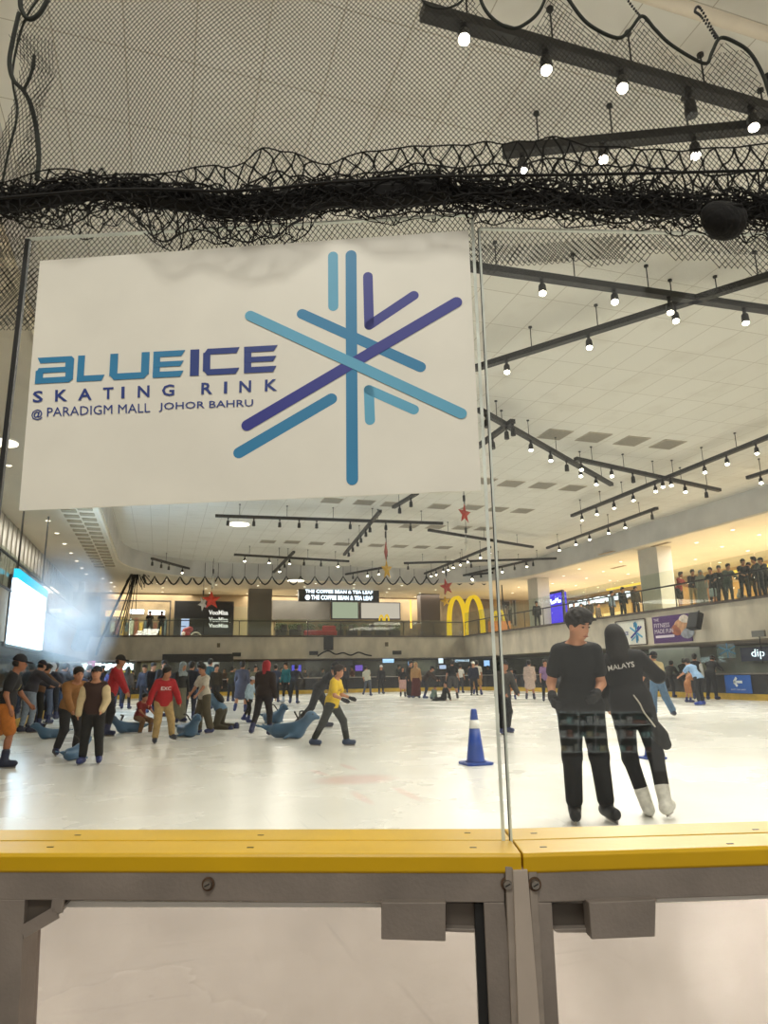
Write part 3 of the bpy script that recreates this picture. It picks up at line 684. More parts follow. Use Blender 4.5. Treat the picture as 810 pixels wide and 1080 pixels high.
# ------------------------------------------------------------------ implicit surfaces (bodies, clothes, soft shapes)
def nrm(v): v = np.asarray(v, float); return v / max(np.linalg.norm(v), 1e-9)
def Cap(a, b, ra, rb=None, k=.03): return ('c', np.asarray(a, float), np.asarray(b, float), ra, ra if rb is None else rb, k)
def Ell(c, r, R=None, k=.03): return ('e', np.asarray(c, float), np.asarray(r, float), np.eye(3) if R is None else np.asarray(R, float), k)
def pb(p):
    if p[0] == 'c': r = max(p[3], p[4]); return np.minimum(p[1], p[2]) - r, np.maximum(p[1], p[2]) + r
    r = p[2].max(); return p[1] - r, p[1] + r
class Field:
    def __init__(s, lo, hi, h):
        s.h = h; s.lo = np.asarray(lo, float) - 3 * h; s.n = np.ceil((np.asarray(hi) + 3 * h - s.lo) / h).astype(int) + 1
        s.f = np.full(s.n, .25, np.float32); s.ax = [s.lo[i] + h * np.arange(s.n[i]) for i in range(3)]
    def put(s, prims, off=0.0):
        for p in prims:
            a, b_ = pb(p); mg = .07 + max(off, 0)
            i0 = np.clip(((a - mg - s.lo) / s.h).astype(int), 0, s.n - 1); i1 = np.clip(((b_ + mg - s.lo) / s.h).astype(int) + 2, 1, s.n)
            if (i1 <= i0).any(): continue
            X, Y, Z = np.meshgrid(*[s.ax[k][i0[k]:i1[k]] for k in range(3)], indexing='ij'); P = np.stack((X, Y, Z), -1)
            if p[0] == 'c':
                d = p[2] - p[1]; L2 = max(float(d @ d), 1e-9); t = np.clip(((P - p[1]) @ d) / L2, 0, 1)
                v = np.linalg.norm(P - p[1] - t[..., None] * d, axis=-1) - (p[3] + (p[4] - p[3]) * t); k = p[5]
            else:
                Q = (P - p[1]) @ p[3]; k0 = np.linalg.norm(Q / p[2], axis=-1); k1 = np.linalg.norm(Q / p[2] ** 2, axis=-1)
                v = np.where(k1 > 1e-6, k0 * (k0 - 1) / np.maximum(k1, 1e-6), -p[2].min()); k = p[4]
            v = (v - off).astype(np.float32); sl = tuple(slice(i0[q], i1[q]) for q in range(3)); g = s.f[sl]
            hh = np.maximum(k - np.abs(g - v), 0) / k; s.f[sl] = np.minimum(g, v) - hh * hh * k * .25
        return s
    def cut(s, p, n):
        n = nrm(n); X, Y, Z = np.meshgrid(*s.ax, indexing='ij'); d = (X - p[0]) * n[0] + (Y - p[1]) * n[1] + (Z - p[2]) * n[2]
        s.f = np.maximum(s.f, d.astype(np.float32)); return s
    def sub(s, o): s.f = np.maximum(s.f, -o.f); return s
    def mesh(s):
        f = s.f; ins = f < 0; n = s.n - 1
        cnt = np.zeros(n, int)
        for dx in (0, 1):
            for dy in (0, 1):
                for dz in (0, 1): cnt += ins[dx:n[0] + dx, dy:n[1] + dy, dz:n[2] + dz]
        act = (cnt > 0) & (cnt < 8); idx = -np.ones(n, int); A = np.argwhere(act); idx[act] = np.arange(len(A))
        acc = np.zeros((len(A), 3)); num = np.zeros(len(A)); faces = []
        cs = [(0, 0, 0), (1, 0, 0), (0, 1, 0), (1, 1, 0), (0, 0, 1), (1, 0, 1), (0, 1, 1), (1, 1, 1)]
        for i in range(8):
            for j in range(i + 1, 8):
                a, b_ = np.array(cs[i]), np.array(cs[j])
                if abs(a - b_).sum() != 1: continue
                fa = f[A[:, 0] + a[0], A[:, 1] + a[1], A[:, 2] + a[2]]; fb = f[A[:, 0] + b_[0], A[:, 1] + b_[1], A[:, 2] + b_[2]]
                c = (fa < 0) != (fb < 0); t = np.where(c, fa / np.where(c, fa - fb, 1), 0)
                acc += np.where(c[:, None], a + t[:, None] * (b_ - a), 0); num += c
        V = s.lo + s.h * (A + acc / np.maximum(num, 1)[:, None])
        for axn in range(3):
            o1, o2 = (axn + 1) % 3, (axn + 2) % 3
            sl0 = [slice(None)] * 3; sl1 = [slice(None)] * 3; sl0[axn] = slice(0, -1); sl1[axn] = slice(1, None)
            E_ = np.argwhere(ins[tuple(sl0)] != ins[tuple(sl1)])
            E_ = E_[(E_[:, o1] > 0) & (E_[:, o2] > 0) & (E_[:, o1] < n[o1]) & (E_[:, o2] < n[o2])]
            q = []
            for d1, d2 in ((0, 0), (-1, 0), (-1, -1), (0, -1)):
                c = E_.copy(); c[:, o1] += d1; c[:, o2] += d2; q.append(idx[c[:, 0], c[:, 1], c[:, 2]])
            q = np.stack(q, 1); fl = ins[E_[:, 0], E_[:, 1], E_[:, 2]]; q[fl] = q[fl][:, ::-1]; faces.append(q[(q >= 0).all(1)])
        faces = np.concatenate(faces)
        return V, faces
def sdf_obj(fld, name, m, parent, iters=1, local=True):
    V, fc = fld.mesh()
    if not len(fc): return None
    V = V.copy(); ed = np.concatenate([fc[:, [i, (i + 1) % 4]] for i in range(4)])
    for _ in range(iters):
        ac = np.zeros_like(V); ct = np.zeros(len(V))
        np.add.at(ac, ed[:, 0], V[ed[:, 1]]); np.add.at(ct, ed[:, 0], 1); np.add.at(ac, ed[:, 1], V[ed[:, 0]]); np.add.at(ct, ed[:, 1], 1)
        V = np.where(ct[:, None] > 0, V * .5 + .5 * ac / np.maximum(ct, 1)[:, None], V)
    b_ = MB(); b_.v = V.tolist(); b_.f = [tuple(q) for q in fc.tolist()]
    return b_.build(name, m, parent, smooth=True, local=local)
def bounds(pr, off=0):
    lo = np.min([pb(p)[0] for p in pr], 0) - off - .01; hi = np.max([pb(p)[1] for p in pr], 0) + off + .01; return lo, hi

# pouch caught in the rolled net
pc = nsz(764, 236, -.07); c = N(pc[0], pc[1], -.07); root = thing('net_pouch', 'round black pouch hanging in the rolled net at right', 'pouch', c - zz * .04)
pr = [Ell((0, 0, .034), (.034, .024, .024)), Ell((.014, .0, .050), (.028, .022, .022)), Ell((-.016, -.004, .046), (.02, .02, .02)), Cap((-.03, 0, .06), (.035, 0, .068), .012, .012)]; f_ = Field(*bounds(pr), .005)
f_.put(pr); sdf_obj(f_, 'pouch_body', mat('pouch_cloth', '#060607', .9, noise=(30, .3), bump=(60, .6)), root, 2)
m_ = MB(); m_.tube(smooth_pts([(-.035, .0, .06), (-.01, -.026, .058), (.02, -.026, .066), (.04, .0, .075)]), .003, 6); m_.build('drawstring', M['cord'], root, True, local=True)

# ------------------------------------------------------------------ people
def Rx(a): c, s = math.cos(a), math.sin(a); return np.array([[1, 0, 0], [0, c, -s], [0, s, c]])
def Ry(a): c, s = math.cos(a), math.sin(a); return np.array([[c, 0, s], [0, 1, 0], [-s, 0, c]])
def Rz(a): c, s = math.cos(a), math.sin(a); return np.array([[c, -s, 0], [s, c, 0], [0, 0, 1]])
D2R = PI / 180
def adir(fwd, out, side):
    f, o = fwd * D2R, out * D2R; return np.array([side * math.sin(o), math.sin(f) * math.cos(o), -math.cos(f) * math.cos(o)])
STAND = dict(lean=4, side=0, twist=0, hy=0, hp=0, RL=(4, 4, -2, 3), LL=(2, 4, -6, 3), RA=(5, 10, 20, 4), LA=(0, 10, 18, 4))
def person(label, loc, H=1.68, face=0.0, pose=None, top=('tee', '#222222'), bottom=('pants', '#1c1d22'), foot=('skate', '#26315c'), hair=('short', '#14100e'),
           skin='skin', vox=.022, group=None, tilt=0.0, glove=None, back_text=None, front_text=None, bag=None, eyes=False, scale_head=1.06, absyaw=None, fingers=False):
    P = dict(STAND); P.update(pose or {})
    loc = np.asarray(loc, float)
    if absyaw is None:
        fd = loc[:2] - CAM[:2]; fd = fd / np.linalg.norm(fd); rd = np.array([fd[1], -fd[0]]); a = face * D2R
        d = -math.cos(a) * fd + math.sin(a) * rd; rotz = math.atan2(-d[0], d[1])
    else: rotz = absyaw
    root = thing('person', label, 'person', loc, rotz, group)
    skate = foot[0] == 'skate'; hb = .05 * H / 1.7 if skate else 0.012
    R = Rz(P['twist'] * D2R) @ Ry(P['side'] * D2R) @ Rx(-P['lean'] * D2R)
    hips, knees, ank = {}, {}, {}
    for sd, kx in ((1, 'R'), (-1, 'L')):
        tf, to, sf, so = P[kx + 'L']
        hips[sd] = np.array([sd * .053 * H, 0, -.015 * H]); knees[sd] = hips[sd] + .245 * H * adir(tf, to, sd); ank[sd] = knees[sd] + .240 * H * adir(sf, so, sd)
    zmin = min(min(ank[s_][2] - .042 * H for s_ in ank), min(knees[s_][2] - .05 * H + hb for s_ in knees)); pz = -zmin + hb
    if 'pz' in P: pz = P['pz'] * H
    O = np.array([0, 0, pz])
    for dct in (hips, knees, ank):
        for s_ in dct: dct[s_] = dct[s_] + O
    T = lambda x, y, z: O + R @ (np.array([x, y, z]) * H)
    nb = T(0, .0, .295); Hd = R @ Rz(P['hy'] * D2R) @ Rx(-P['hp'] * D2R); hs = scale_head * H
    hc = nb + R @ np.array([0, .010, .044]) * H + Hd @ np.array([0, .010, .055]) * hs
    HD = lambda x, y, z: hc + Hd @ (np.array([x, y, z]) * hs)
    sh, el, wr, hd = {}, {}, {}, {}
    for sd, kx in ((1, 'R'), (-1, 'L')):
        uf, uo, ff, fo = P[kx + 'A']
        sh[sd] = T(sd * .104 * P.get('sw', 1), 0, .262); el[sd] = sh[sd] + .168 * H * adir(uf, uo, sd); wd = adir(ff, fo, sd); wr[sd] = el[sd] + .145 * H * wd; hd[sd] = wr[sd] + .04 * H * wd
    k = .03
    torso = [Ell(T(0, -.002, .03), np.array([.088, .064, .075]) * H, R), Ell(T(0, .002, .12), np.array([.078, .055, .09]) * H, R), Ell(T(0, .004, .205), np.array([.094, .064, .085]) * H, R),
             Cap(T(-.085 * P.get('sw', 1), 0, .262), T(.085 * P.get('sw', 1), 0, .262), .034 * H, k=.05), Cap(T(0, -.004, .27), nb + (hc - nb) * .35, .036 * H, .031 * H, .03)] + [Cap(T(sd * .075, -.006, .268), T(sd * .022, -.008, .312), .022 * H, .020 * H, .04) for sd in (1, -1)]
    head = [Ell(HD(0, -.004, .014), np.array([.047, .057, .057]) * hs, Hd), Ell(HD(0, .012, -.030), np.array([.037, .042, .042]) * hs, Hd),
            Cap(nb, HD(0, -.012, -.02), .031 * H, .032 * H, .02), Ell(HD(0, .055, -.012), np.array([.0075, .012, .014]) * hs, Hd, k=.01), Ell(HD(.047, -.002, -.008), np.array([.007, .013, .019]) * hs, Hd, k=.008),
            Ell(HD(-.047, -.002, -.008), np.array([.007, .013, .019]) * hs, Hd, k=.008)]
    arms, legs, hands = [], [], []
    for sd in (1, -1):
        arms += [Cap(sh[sd], el[sd], .033 * H, .025 * H), Cap(el[sd], wr[sd], .025 * H, .016 * H, .02)]
        legs += [Cap(hips[sd], knees[sd], .054 * H, .034 * H, .035), Cap(knees[sd] * .7 + ank[sd] * .3 - np.array([0, .006 * H, 0]), ank[sd], .034 * H, .021 * H, .04), Cap(knees[sd], knees[sd] * .5 + ank[sd] * .5, .033 * H, .031 * H, .03)]
        w_ = nrm(wr[sd] - el[sd]); n_ = np.array([-sd, 0, 0.]) - w_ * np.dot(w_, [-sd, 0, 0])
        if np.linalg.norm(n_) < .3: n_ = np.array([0, 0, -1.]) - w_ * np.dot(w_, [0, 0, -1.])
        n_ = nrm(n_); a_ = np.cross(w_, n_); a_ = a_ if np.dot(a_, [0, .7, .7]) > 0 else -a_; q = H / 1.7
        Rm = np.stack([a_, n_, w_], 1)
        hands.append(Ell(wr[sd] + w_ * .045 * q, np.array([.040, .017, .052]) * q, Rm, k=.015))
        if fingers:
            for i, (ox, ln) in enumerate(((.030, .070), (.010, .080), (-.010, .074), (-.029, .058))):
                p0 = wr[sd] + (w_ * .082 + a_ * ox) * q; p1 = p0 + (w_ * .8 + n_ * .6) * ln * .5 * q; p2 = p1 + (w_ * .25 + n_ * .95) * ln * .5 * q
                hands += [Cap(wr[sd] + (w_ * .05 + a_ * ox * .8) * q, p0, .009 * q, .0088 * q, .006), Cap(p0, p1, .0085 * q, .0078 * q, .004), Cap(p1, p2, .0078 * q, .0068 * q, .003)]
            t0 = wr[sd] + (w_ * .03 + a_ * .03) * q; t1 = t0 + (w_ * .6 + a_ * .7 + n_ * .4) * .035 * q; t2 = t1 + (w_ * .75 + n_ * .6) * .03 * q
            hands += [Cap(t0, t1, .011 * q, .0095 * q, .006), Cap(t1, t2, .0095 * q, .008 * q, .004)]
        else:
            hands.append(Cap(wr[sd] + (w_ * .03 + a_ * .03) * q, wr[sd] + (w_ * .06 + a_ * .045 + n_ * .02) * q, .011 * q, k=.01))
            for ox, ln in ((.026, .10), (.008, .112), (-.010, .107), (-.027, .09)):
                hands.append(Cap(wr[sd] + (w_ * .07 + a_ * ox) * q, wr[sd] + (w_ * ln + a_ * ox + n_ * .02) * q, .010 * q, k=.008))
    feet = {sd: np.array([math.sin(8 * D2R) * sd, math.cos(8 * D2R), 0]) for sd in (1, -1)}
    footp = []
    for sd in (1, -1):
        uf = P.get('RF' if sd > 0 else 'LF', None)
        sv = nrm(ank[sd] - knees[sd]); fd_ = np.array([sd * math.sin(10 * D2R), math.cos(10 * D2R), 0]) if uf is None else nrm(uf)
        if sv[2] > -.5 and uf is None: fd_ = nrm(np.cross(np.cross(sv, [0, 0, -1.]), sv)) if abs(sv[2]) < .98 else fd_
        feet[sd] = fd_
        so_ = nrm(np.cross(np.cross(fd_, sv), fd_)); so_ = so_ if so_ @ sv > 0 else -so_
        heel = ank[sd] - fd_ * .03 * H + so_ * .02 * H; toe = ank[sd] + fd_ * .095 * H + so_ * .024 * H
        footp.append((sd, fd_, so_, heel, toe))
    body = torso + head + arms + legs + hands + [Cap(h_, t_, .021 * H, .017 * H) for _, _, _, h_, t_ in footp]
    lo, hi = bounds(body); cloth_off = {'tee': .012, 'long': .014, 'hoodie': .022, 'jacket': .026, 'vest': .02, 'dress': .014}
    fb = Field(lo, hi, vox); fb.put(torso, -.006).put(legs, -.012 if bottom[0] in ('pants', 'wide') else -.004).put(arms, -.001).put(head).put(hands).put([Cap(h_, t_, .016 * H, .013 * H) for _, _, _, h_, t_ in footp])
    sdf_obj(fb, 'body', M[skin], root)
    # top
    kind, colr = top[0], top[1]; hem = top[2] if len(top) > 2 else .01; puff = cloth_off[kind] * (top[3] if len(top) > 3 else 1)
    cm = mat('cloth_' + colr.strip('#'), colr, .85, noise=(18, .14), bump=(25, .04))
    tp = torso[:4] + torso[5:7] + [Cap(T(0, .004, .05), T(0, .004, -hem), .066 * H, .068 * H, .05), Cap(T(0, -.004, .25), T(0, -.002, .285), .043 * H, .040 * H)]
    tp += [Cap(T(-.045, 0, .05), T(-.045, 0, -hem), .058 * H, .060 * H, .05), Cap(T(.045, 0, .05), T(.045, 0, -hem), .058 * H, .060 * H, .05)]
    ft = Field(*bounds(tp + arms, puff), vox); ft.put(tp, puff); ft.cut(T(0, 0, -hem), -R[:, 2]); ft.cut(T(0, 0, .306), R[:, 2] + R[:, 1] * .45)
    sl = []
    for sd in (1, -1):
        if kind == 'tee': sl.append(Cap(sh[sd], sh[sd] * .38 + el[sd] * .62, .036 * H, .036 * H, .02))
        elif kind != 'vest': sl += [Cap(sh[sd], el[sd], .036 * H, .030 * H, .02), Cap(el[sd], el[sd] * .06 + wr[sd] * .94, .030 * H, .023 * H, .02)]
    ft.put(sl, puff * .8)
    tname = {'tee': 'shirt', 'long': 'long_sleeved_shirt', 'hoodie': 'hoodie', 'jacket': 'jacket', 'vest': 'vest', 'dress': 'dress'}[kind]
    tob = sdf_obj(ft, tname, cm, root)
    if kind == 'vest' or len(top) > 4:
        sc_ = top[4]; fs = Field(*bounds(arms, .02), vox)
        for sd in (1, -1): fs.put([Cap(sh[sd] * .75 + el[sd] * .25, el[sd], .040 * H, .034 * H, .02), Cap(el[sd], el[sd] * .06 + wr[sd] * .94, .033 * H, .026 * H, .02)], .014)
        sdf_obj(fs, 'sleeve', mat('cloth_' + sc_.strip('#'), sc_, .85, noise=(18, .1)), root)
    # bottom
    kind, colr = bottom[0], bottom[1]; puff = bottom[2] if len(bottom) > 2 else .010
    bm_ = mat('cloth_' + colr.strip('#'), colr, .85, noise=(16, .18), bump=(20, .05))
    pl = [Ell(T(0, -.002, .02), np.array([.088, .066, .075]) * H, R)] + [Cap(T(sd * .03, -.01, -.0), hips[sd], .055 * H, .058 * H) for sd in (1, -1)]
    if kind in ('pants', 'shorts', 'wide'):
        for sd in (1, -1):
            wk = 1.35 if kind == 'wide' else 1.0
            if kind == 'shorts': pl.append(Cap(hips[sd], hips[sd] * .12 + knees[sd] * .88, .057 * H, .050 * H, .03))
            else: pl += [Cap(hips[sd], knees[sd], .056 * H, .037 * H * wk, .03), Cap(knees[sd], knees[sd] * .12 + ank[sd] * .88, .036 * H * wk, .029 * H * wk ** 1.4, .03)]
    else:
        ln = .9 if kind == 'long' else .0
        for sd in (1, -1):
            e = hips[sd] * .15 + knees[sd] * .85 if kind == 'skirt' else knees[sd] * .25 + ank[sd] * .75
            pl += [Cap(hips[sd], e, .062 * H, .066 * H, .08), Cap(hips[sd] * .5 + hips[-sd] * .5, (e + (hips[-sd] * .15 + knees[-sd] * .85 if kind == 'skirt' else knees[-sd] * .25 + ank[-sd] * .75)) / 2, .06 * H, .066 * H, .08)]
    fp = Field(*bounds(pl, puff), vox); fp.put(pl, puff); fp.cut(T(0, 0, .075), R[:, 2])
    sdf_obj(fp, {'pants': 'trousers', 'wide': 'trousers', 'shorts': 'shorts', 'skirt': 'skirt', 'long': 'skirt'}[kind], bm_, root)
    # feet
    fm = mat('boot_' + foot[1].strip('#'), foot[1], .5, noise=(20, .2))
    for sd, fd_, so_, heel, toe in footp:
        pr = [Cap(heel, toe, .026 * H, .021 * H)]
        if skate: pr += [Cap(ank[sd] + so_ * .0, ank[sd] * .68 + knees[sd] * .32, .031 * H, .034 * H, .02), Cap(heel + so_ * .012 * H, toe * .9 + heel * .1 + so_ * .012 * H, .022 * H, .02 * H)]
        fk = Field(*bounds(pr, .01), vox); fk.put(pr, .006)
        ob = sdf_obj(fk, 'ice_skate' if skate else 'shoe', fm, root)
        if skate and ob is not None:
            m_ = MB(); q0 = heel + so_ * (.022 * H + hb * .62); q1 = toe + so_ * (.022 * H + hb * .62); m_.bar(q0 - fd_ * .01, q1 + fd_ * .015, .006, .03 * H / 1.7, -so_)
            m_.bar(heel + so_ * .024 * H, q0, .012, .03, fd_); m_.bar(toe + so_ * .02 * H, q1, .012, .03, fd_)
            m_.build('blade', M['steel'], ob, local=True)
    # hair, hats
    hk, hcx = hair; hm = M['hair'] if hcx == '#14100e' else mat('hat_' + hcx.strip('#'), hcx, .8, noise=(30, .2), bump=(50, .3))
    hp_ = [Ell(HD(0, -.010, .020), np.array([.0525, .060, .0605]) * hs, Hd)]
    def cutface(fl, z0, y0):
        X = Field.__new__(Field); X.h = fl.h; X.lo = fl.lo; X.n = fl.n; X.ax = fl.ax; X.f = np.full(fl.n, .25, np.float32)
        X.put([Ell(HD(0, .062 + y0, -.024 + z0), np.array([.050, .050, .052]) * hs, Hd, k=.001), Ell(HD(0, .05 + y0, -.06 + z0), np.array([.055, .045, .05]) * hs, Hd, k=.001)]); fl.sub(X)
    if hk in ('short', 'long', 'pony', 'bushy'):
        if hk == 'short': hp_ += [Ell(HD(0, .030, .060), np.array([.043, .038, .026]) * hs, Hd, k=.02), Ell(HD(0, -.008, .045), np.array([.056, .058, .048]) * hs, Hd, k=.02), Ell(HD(0, -.03, -.01), np.array([.042, .032, .04]) * hs, Hd, k=.02)]
        if hk == 'bushy':
            rr_ = random.Random(5); hp_ += [Ell(HD(0, .020, .058), np.array([.048, .048, .032]) * hs, Hd, k=.02), Ell(HD(0, -.02, .03), np.array([.058, .058, .05]) * hs, Hd, k=.02)]
            for q_ in range(34):
                a_ = rr_.uniform(0, 6.28); e_ = rr_.uniform(.05, 1.35); dv = np.array([math.cos(a_) * math.cos(e_), math.sin(a_) * math.cos(e_), math.sin(e_)]); c0_ = np.array([0, .0, .032]) + dv * np.array([.050, .056, .052])
                hp_.append(Cap(HD(*c0_), HD(*(c0_ + dv * .014 + np.array([rr_.uniform(-.012, .012), .012, -.008]))), .013 * hs, .005 * hs, .012))
            for q_ in range(9): x_ = -.036 + .009 * q_; hp_.append(Cap(HD(x_, .050 - abs(x_) * .3, .046), HD(x_ + .006, .060 - abs(x_) * .4, .018 + .004 * (q_ % 3)), .011 * hs, .006 * hs, .010))
        if hk == 'long': hp_ += [Cap(HD(0, -.03, 0), nb + R @ np.array([0, -.035, -.025]) * H, .046 * hs, .05 * hs, .04), Cap(HD(.03, -.015, -.02), nb + R @ np.array([.04, -.02, -.03]) * H, .03 * hs, .03 * hs, .03), Cap(HD(-.03, -.015, -.02), nb + R @ np.array([-.04, -.02, -.03]) * H, .03 * hs, .03 * hs, .03)]
        if hk == 'pony': hp_ += [Cap(HD(0, -.05, .02), nb + R @ np.array([0, -.06, -.02]) * H, .025 * hs, .016 * hs, .02)]
        fh = Field(*bounds(hp_), min(vox, .016)); fh.put(hp_); cutface(fh, 0, 0)
        if hk == 'short': fh.cut(HD(0, -.02, -.042), -Hd[:, 2])
        sdf_obj(fh, 'hair', hm, root)
    elif hk in ('hijab', 'hood'):
        hp_ = [Ell(HD(0, -.010, .016), np.array([.058, .068, .068]) * hs, Hd), Cap(HD(0, -.01, -.03), nb + R @ np.array([0, .0, -.03]) * H, .05 * hs, .07 * H, .04)]
        if hk == 'hijab': hp_.append(Cap(T(-.06, .01, .255), T(.06, .01, .255), .055 * H, k=.05))
        fh = Field(*bounds(hp_), min(vox, .018)); fh.put(hp_); cutface(fh, 0, .012); sdf_obj(fh, 'headscarf' if hk == 'hijab' else 'hood', hm, root)
    elif hk in ('cap', 'beanie'):
        fh = Field(*bounds(hp_, .02), min(vox, .016)); fh.put(hp_, .006); fh.cut(HD(0, 0, .012), -Hd[:, 2] - Hd[:, 1] * .1)
        if hk == 'cap': fh.put([Ell(HD(0, .070, .018), np.array([.04, .042, .009]) * hs, Hd, k=.01)])
        sdf_obj(fh, 'cap' if hk == 'cap' else 'beanie', hm, root)
        hb_ = [Ell(HD(0, -.012, -.005), np.array([.051, .056, .04]) * hs, Hd)]; fh = Field(*bounds(hb_), min(vox, .016)); fh.put(hb_); cutface(fh, .01, -.004); sdf_obj(fh, 'hair', M['hair'], root)
    if eyes:
        for sd in (1, -1):
            m_ = MB(); c = HD(sd * .020, .0485, .002); m_.ball(c, (.0065 * hs, .0065 * hs, .0035 * hs), 8, 6); m_.build('eye', mat('eye_dark', '#1a1210', .2), root, True, local=True)
            m_ = MB(); m_.bar(HD(sd * .010, .053, .017), HD(sd * .031, .047, .018), .004 * hs, .0035 * hs, Hd[:, 1]); m_.build('eyebrow', M['hair'], root, local=True)
        m_ = MB(); m_.bar(HD(-.014, .0545, -.041), HD(.014, .0545, -.041), .004 * hs, .005 * hs, Hd[:, 1]); m_.build('mouth', mat('lips', '#8c4a40', .5), root, local=True)
    if glove:
        gm = mat('glove_' + glove.strip('#'), glove, .8)
        for sd in (1, -1):
            hh = hands[:len(hands) // 2] if sd == 1 else hands[len(hands) // 2:]; w_ = nrm(wr[sd] - el[sd])
            fg = Field(*bounds(hh + [Cap(wr[sd] - w_ * .05, wr[sd], .03)], .01), vox); fg.put(hh, .004); fg.put([Cap(wr[sd] - w_ * .05 * H / 1.7, wr[sd], .021 * H, .02 * H)], .004); sdf_obj(fg, 'glove', gm, root)
    for bt, sgn in ((back_text, -1), (front_text, 1)):
        if bt and tob is not None:
            txt, colr, z0, hgt, wid, bold = bt; V, Fc = text_mesh(txt, bold)
            me = tob.data; bvh = BVHTree.FromPolygons([v.co[:] for v in me.vertices], [tuple(p.vertices) for p in me.polygons])
            out = []
            for u, v in V:
                x = (u - .5) * wid * (1 if sgn < 0 else -1); base = T(x / H, sgn * .3, z0 + (v - .5) * hgt / H); dr = R @ np.array([0, -sgn, 0.])
                h_ = bvh.ray_cast(Vector(base), Vector(dr)); p_ = np.array(h_[0]) if h_[0] is not None else base + dr * .3 * H
                out.append(p_ - dr * .006)
            m_ = MB(); m_.add(out, Fc); m_.build('lettering', mat('print_' + colr.strip('#'), colr, .6), tob, local=True)
    if bag:
        pr = [Ell(T(0, -.10, .17), np.array([.075, .05, .11]) * H, R)]; fg = Field(*bounds(pr), vox); fg.put(pr); sdf_obj(fg, 'backpack', mat('cloth_' + bag.strip('#'), bag, .8), root)
    if tilt: root.rotation_euler = (Euler((0, 0, rotz)).to_matrix() @ Euler((0, tilt * D2R, 0)).to_matrix()).to_euler()
    return root

# ------------------------------------------------------------------ track lights
ZT = 7.85
def head_meshes():
    b = MB(); b.box((0, 0, -.03), (.06, .16, .06)); b.cyl((0, 0, -.05), (0, 0, -.13), .015, n=8)
    b.tube([(0, 0, -.11), (0, 0, -.14), (0, 0, -.30), (0, 0, -.33)], [.045, .062, .07, .07], 14)
    o = b.build('spotlight', M['black'], None, local=True); l = MB(); l.cyl((0, 0, -.325), (0, 0, -.336), .058, n=16)
    lo_ = l.build('lens', M['lamp'], None, local=True); l2 = MB(); l2.cyl((0, 0, -.325), (0, 0, -.336), .058, n=16); lf = l2.build('lens', M['lampoff'], None, local=True)
    r = [o.data, lo_.data, lf.data]
    for q in (o, lo_, lf): bpy.data.objects.remove(q)
    return r
HM, LM, LOFF = head_meshes()
spot_data = bpy.data.lights.new('spot_lamp', 'SPOT'); spot_data.energy = SPOT_W; spot_data.spot_size = 2.3; spot_data.spot_blend = .7; spot_data.shadow_soft_size = .07; spot_data.color = (1, .96, .86)
def track(p, q, heads, label, z=ZT, rods=3, wd=.145, sc=1.0):
    A, B = hz(*p, z), hz(*q, z); root = thing('track_light', label, 'track light', (A + B) / 2)
    m_ = MB(); m_.bar(A, B, wd, .12); m_.build('track', M['track'], root)
    d = (B - A) / np.linalg.norm(B - A); cr = np.array([-d[1], d[0], 0])
    for i in range(rods):
        t = (i + .5) / rods; m_ = MB(); c = A + (B - A) * t; m_.cyl(c + zz * .07, c + zz * (ZC - z + .0), .011, n=6); m_.cyl(c + zz * (ZC - z - .03), c + zz * (ZC - z), .04, n=10); m_.build('hanger_rod', M['track'], root)
    for hx, hy, lit in heads:
        # nearest place on the track under that sight line
        P = hz(hx, hy, z - .3); t = float(np.clip((P - A) @ d / np.linalg.norm(B - A), .01, .99)); c = A + (B - A) * t
        o = bpy.data.objects.new('spotlight', HM); COL.objects.link(o); o.parent = root; o.location = Vector(c - zz * .075) - root.location
        tc_ = Vector((CAM[0] - c[0], CAM[1] - c[1], 0)).normalized(); tl = random.uniform(.25, .5) if lit else random.uniform(-.1, .3)
        o.rotation_euler = (Vector((0, 0, -1)) * math.cos(tl) + tc_ * math.sin(tl)).to_track_quat('-Z', 'Y').to_euler(); o.scale = (sc, sc, sc)
        l = bpy.data.objects.new('lens', LM if lit else LOFF); COL.objects.link(l); l.parent = o
        if lit:
            s = bpy.data.objects.new('spot_lamp', spot_data); COL.objects.link(s); s.parent = o; s.location = (0, 0, -.345)
    return root
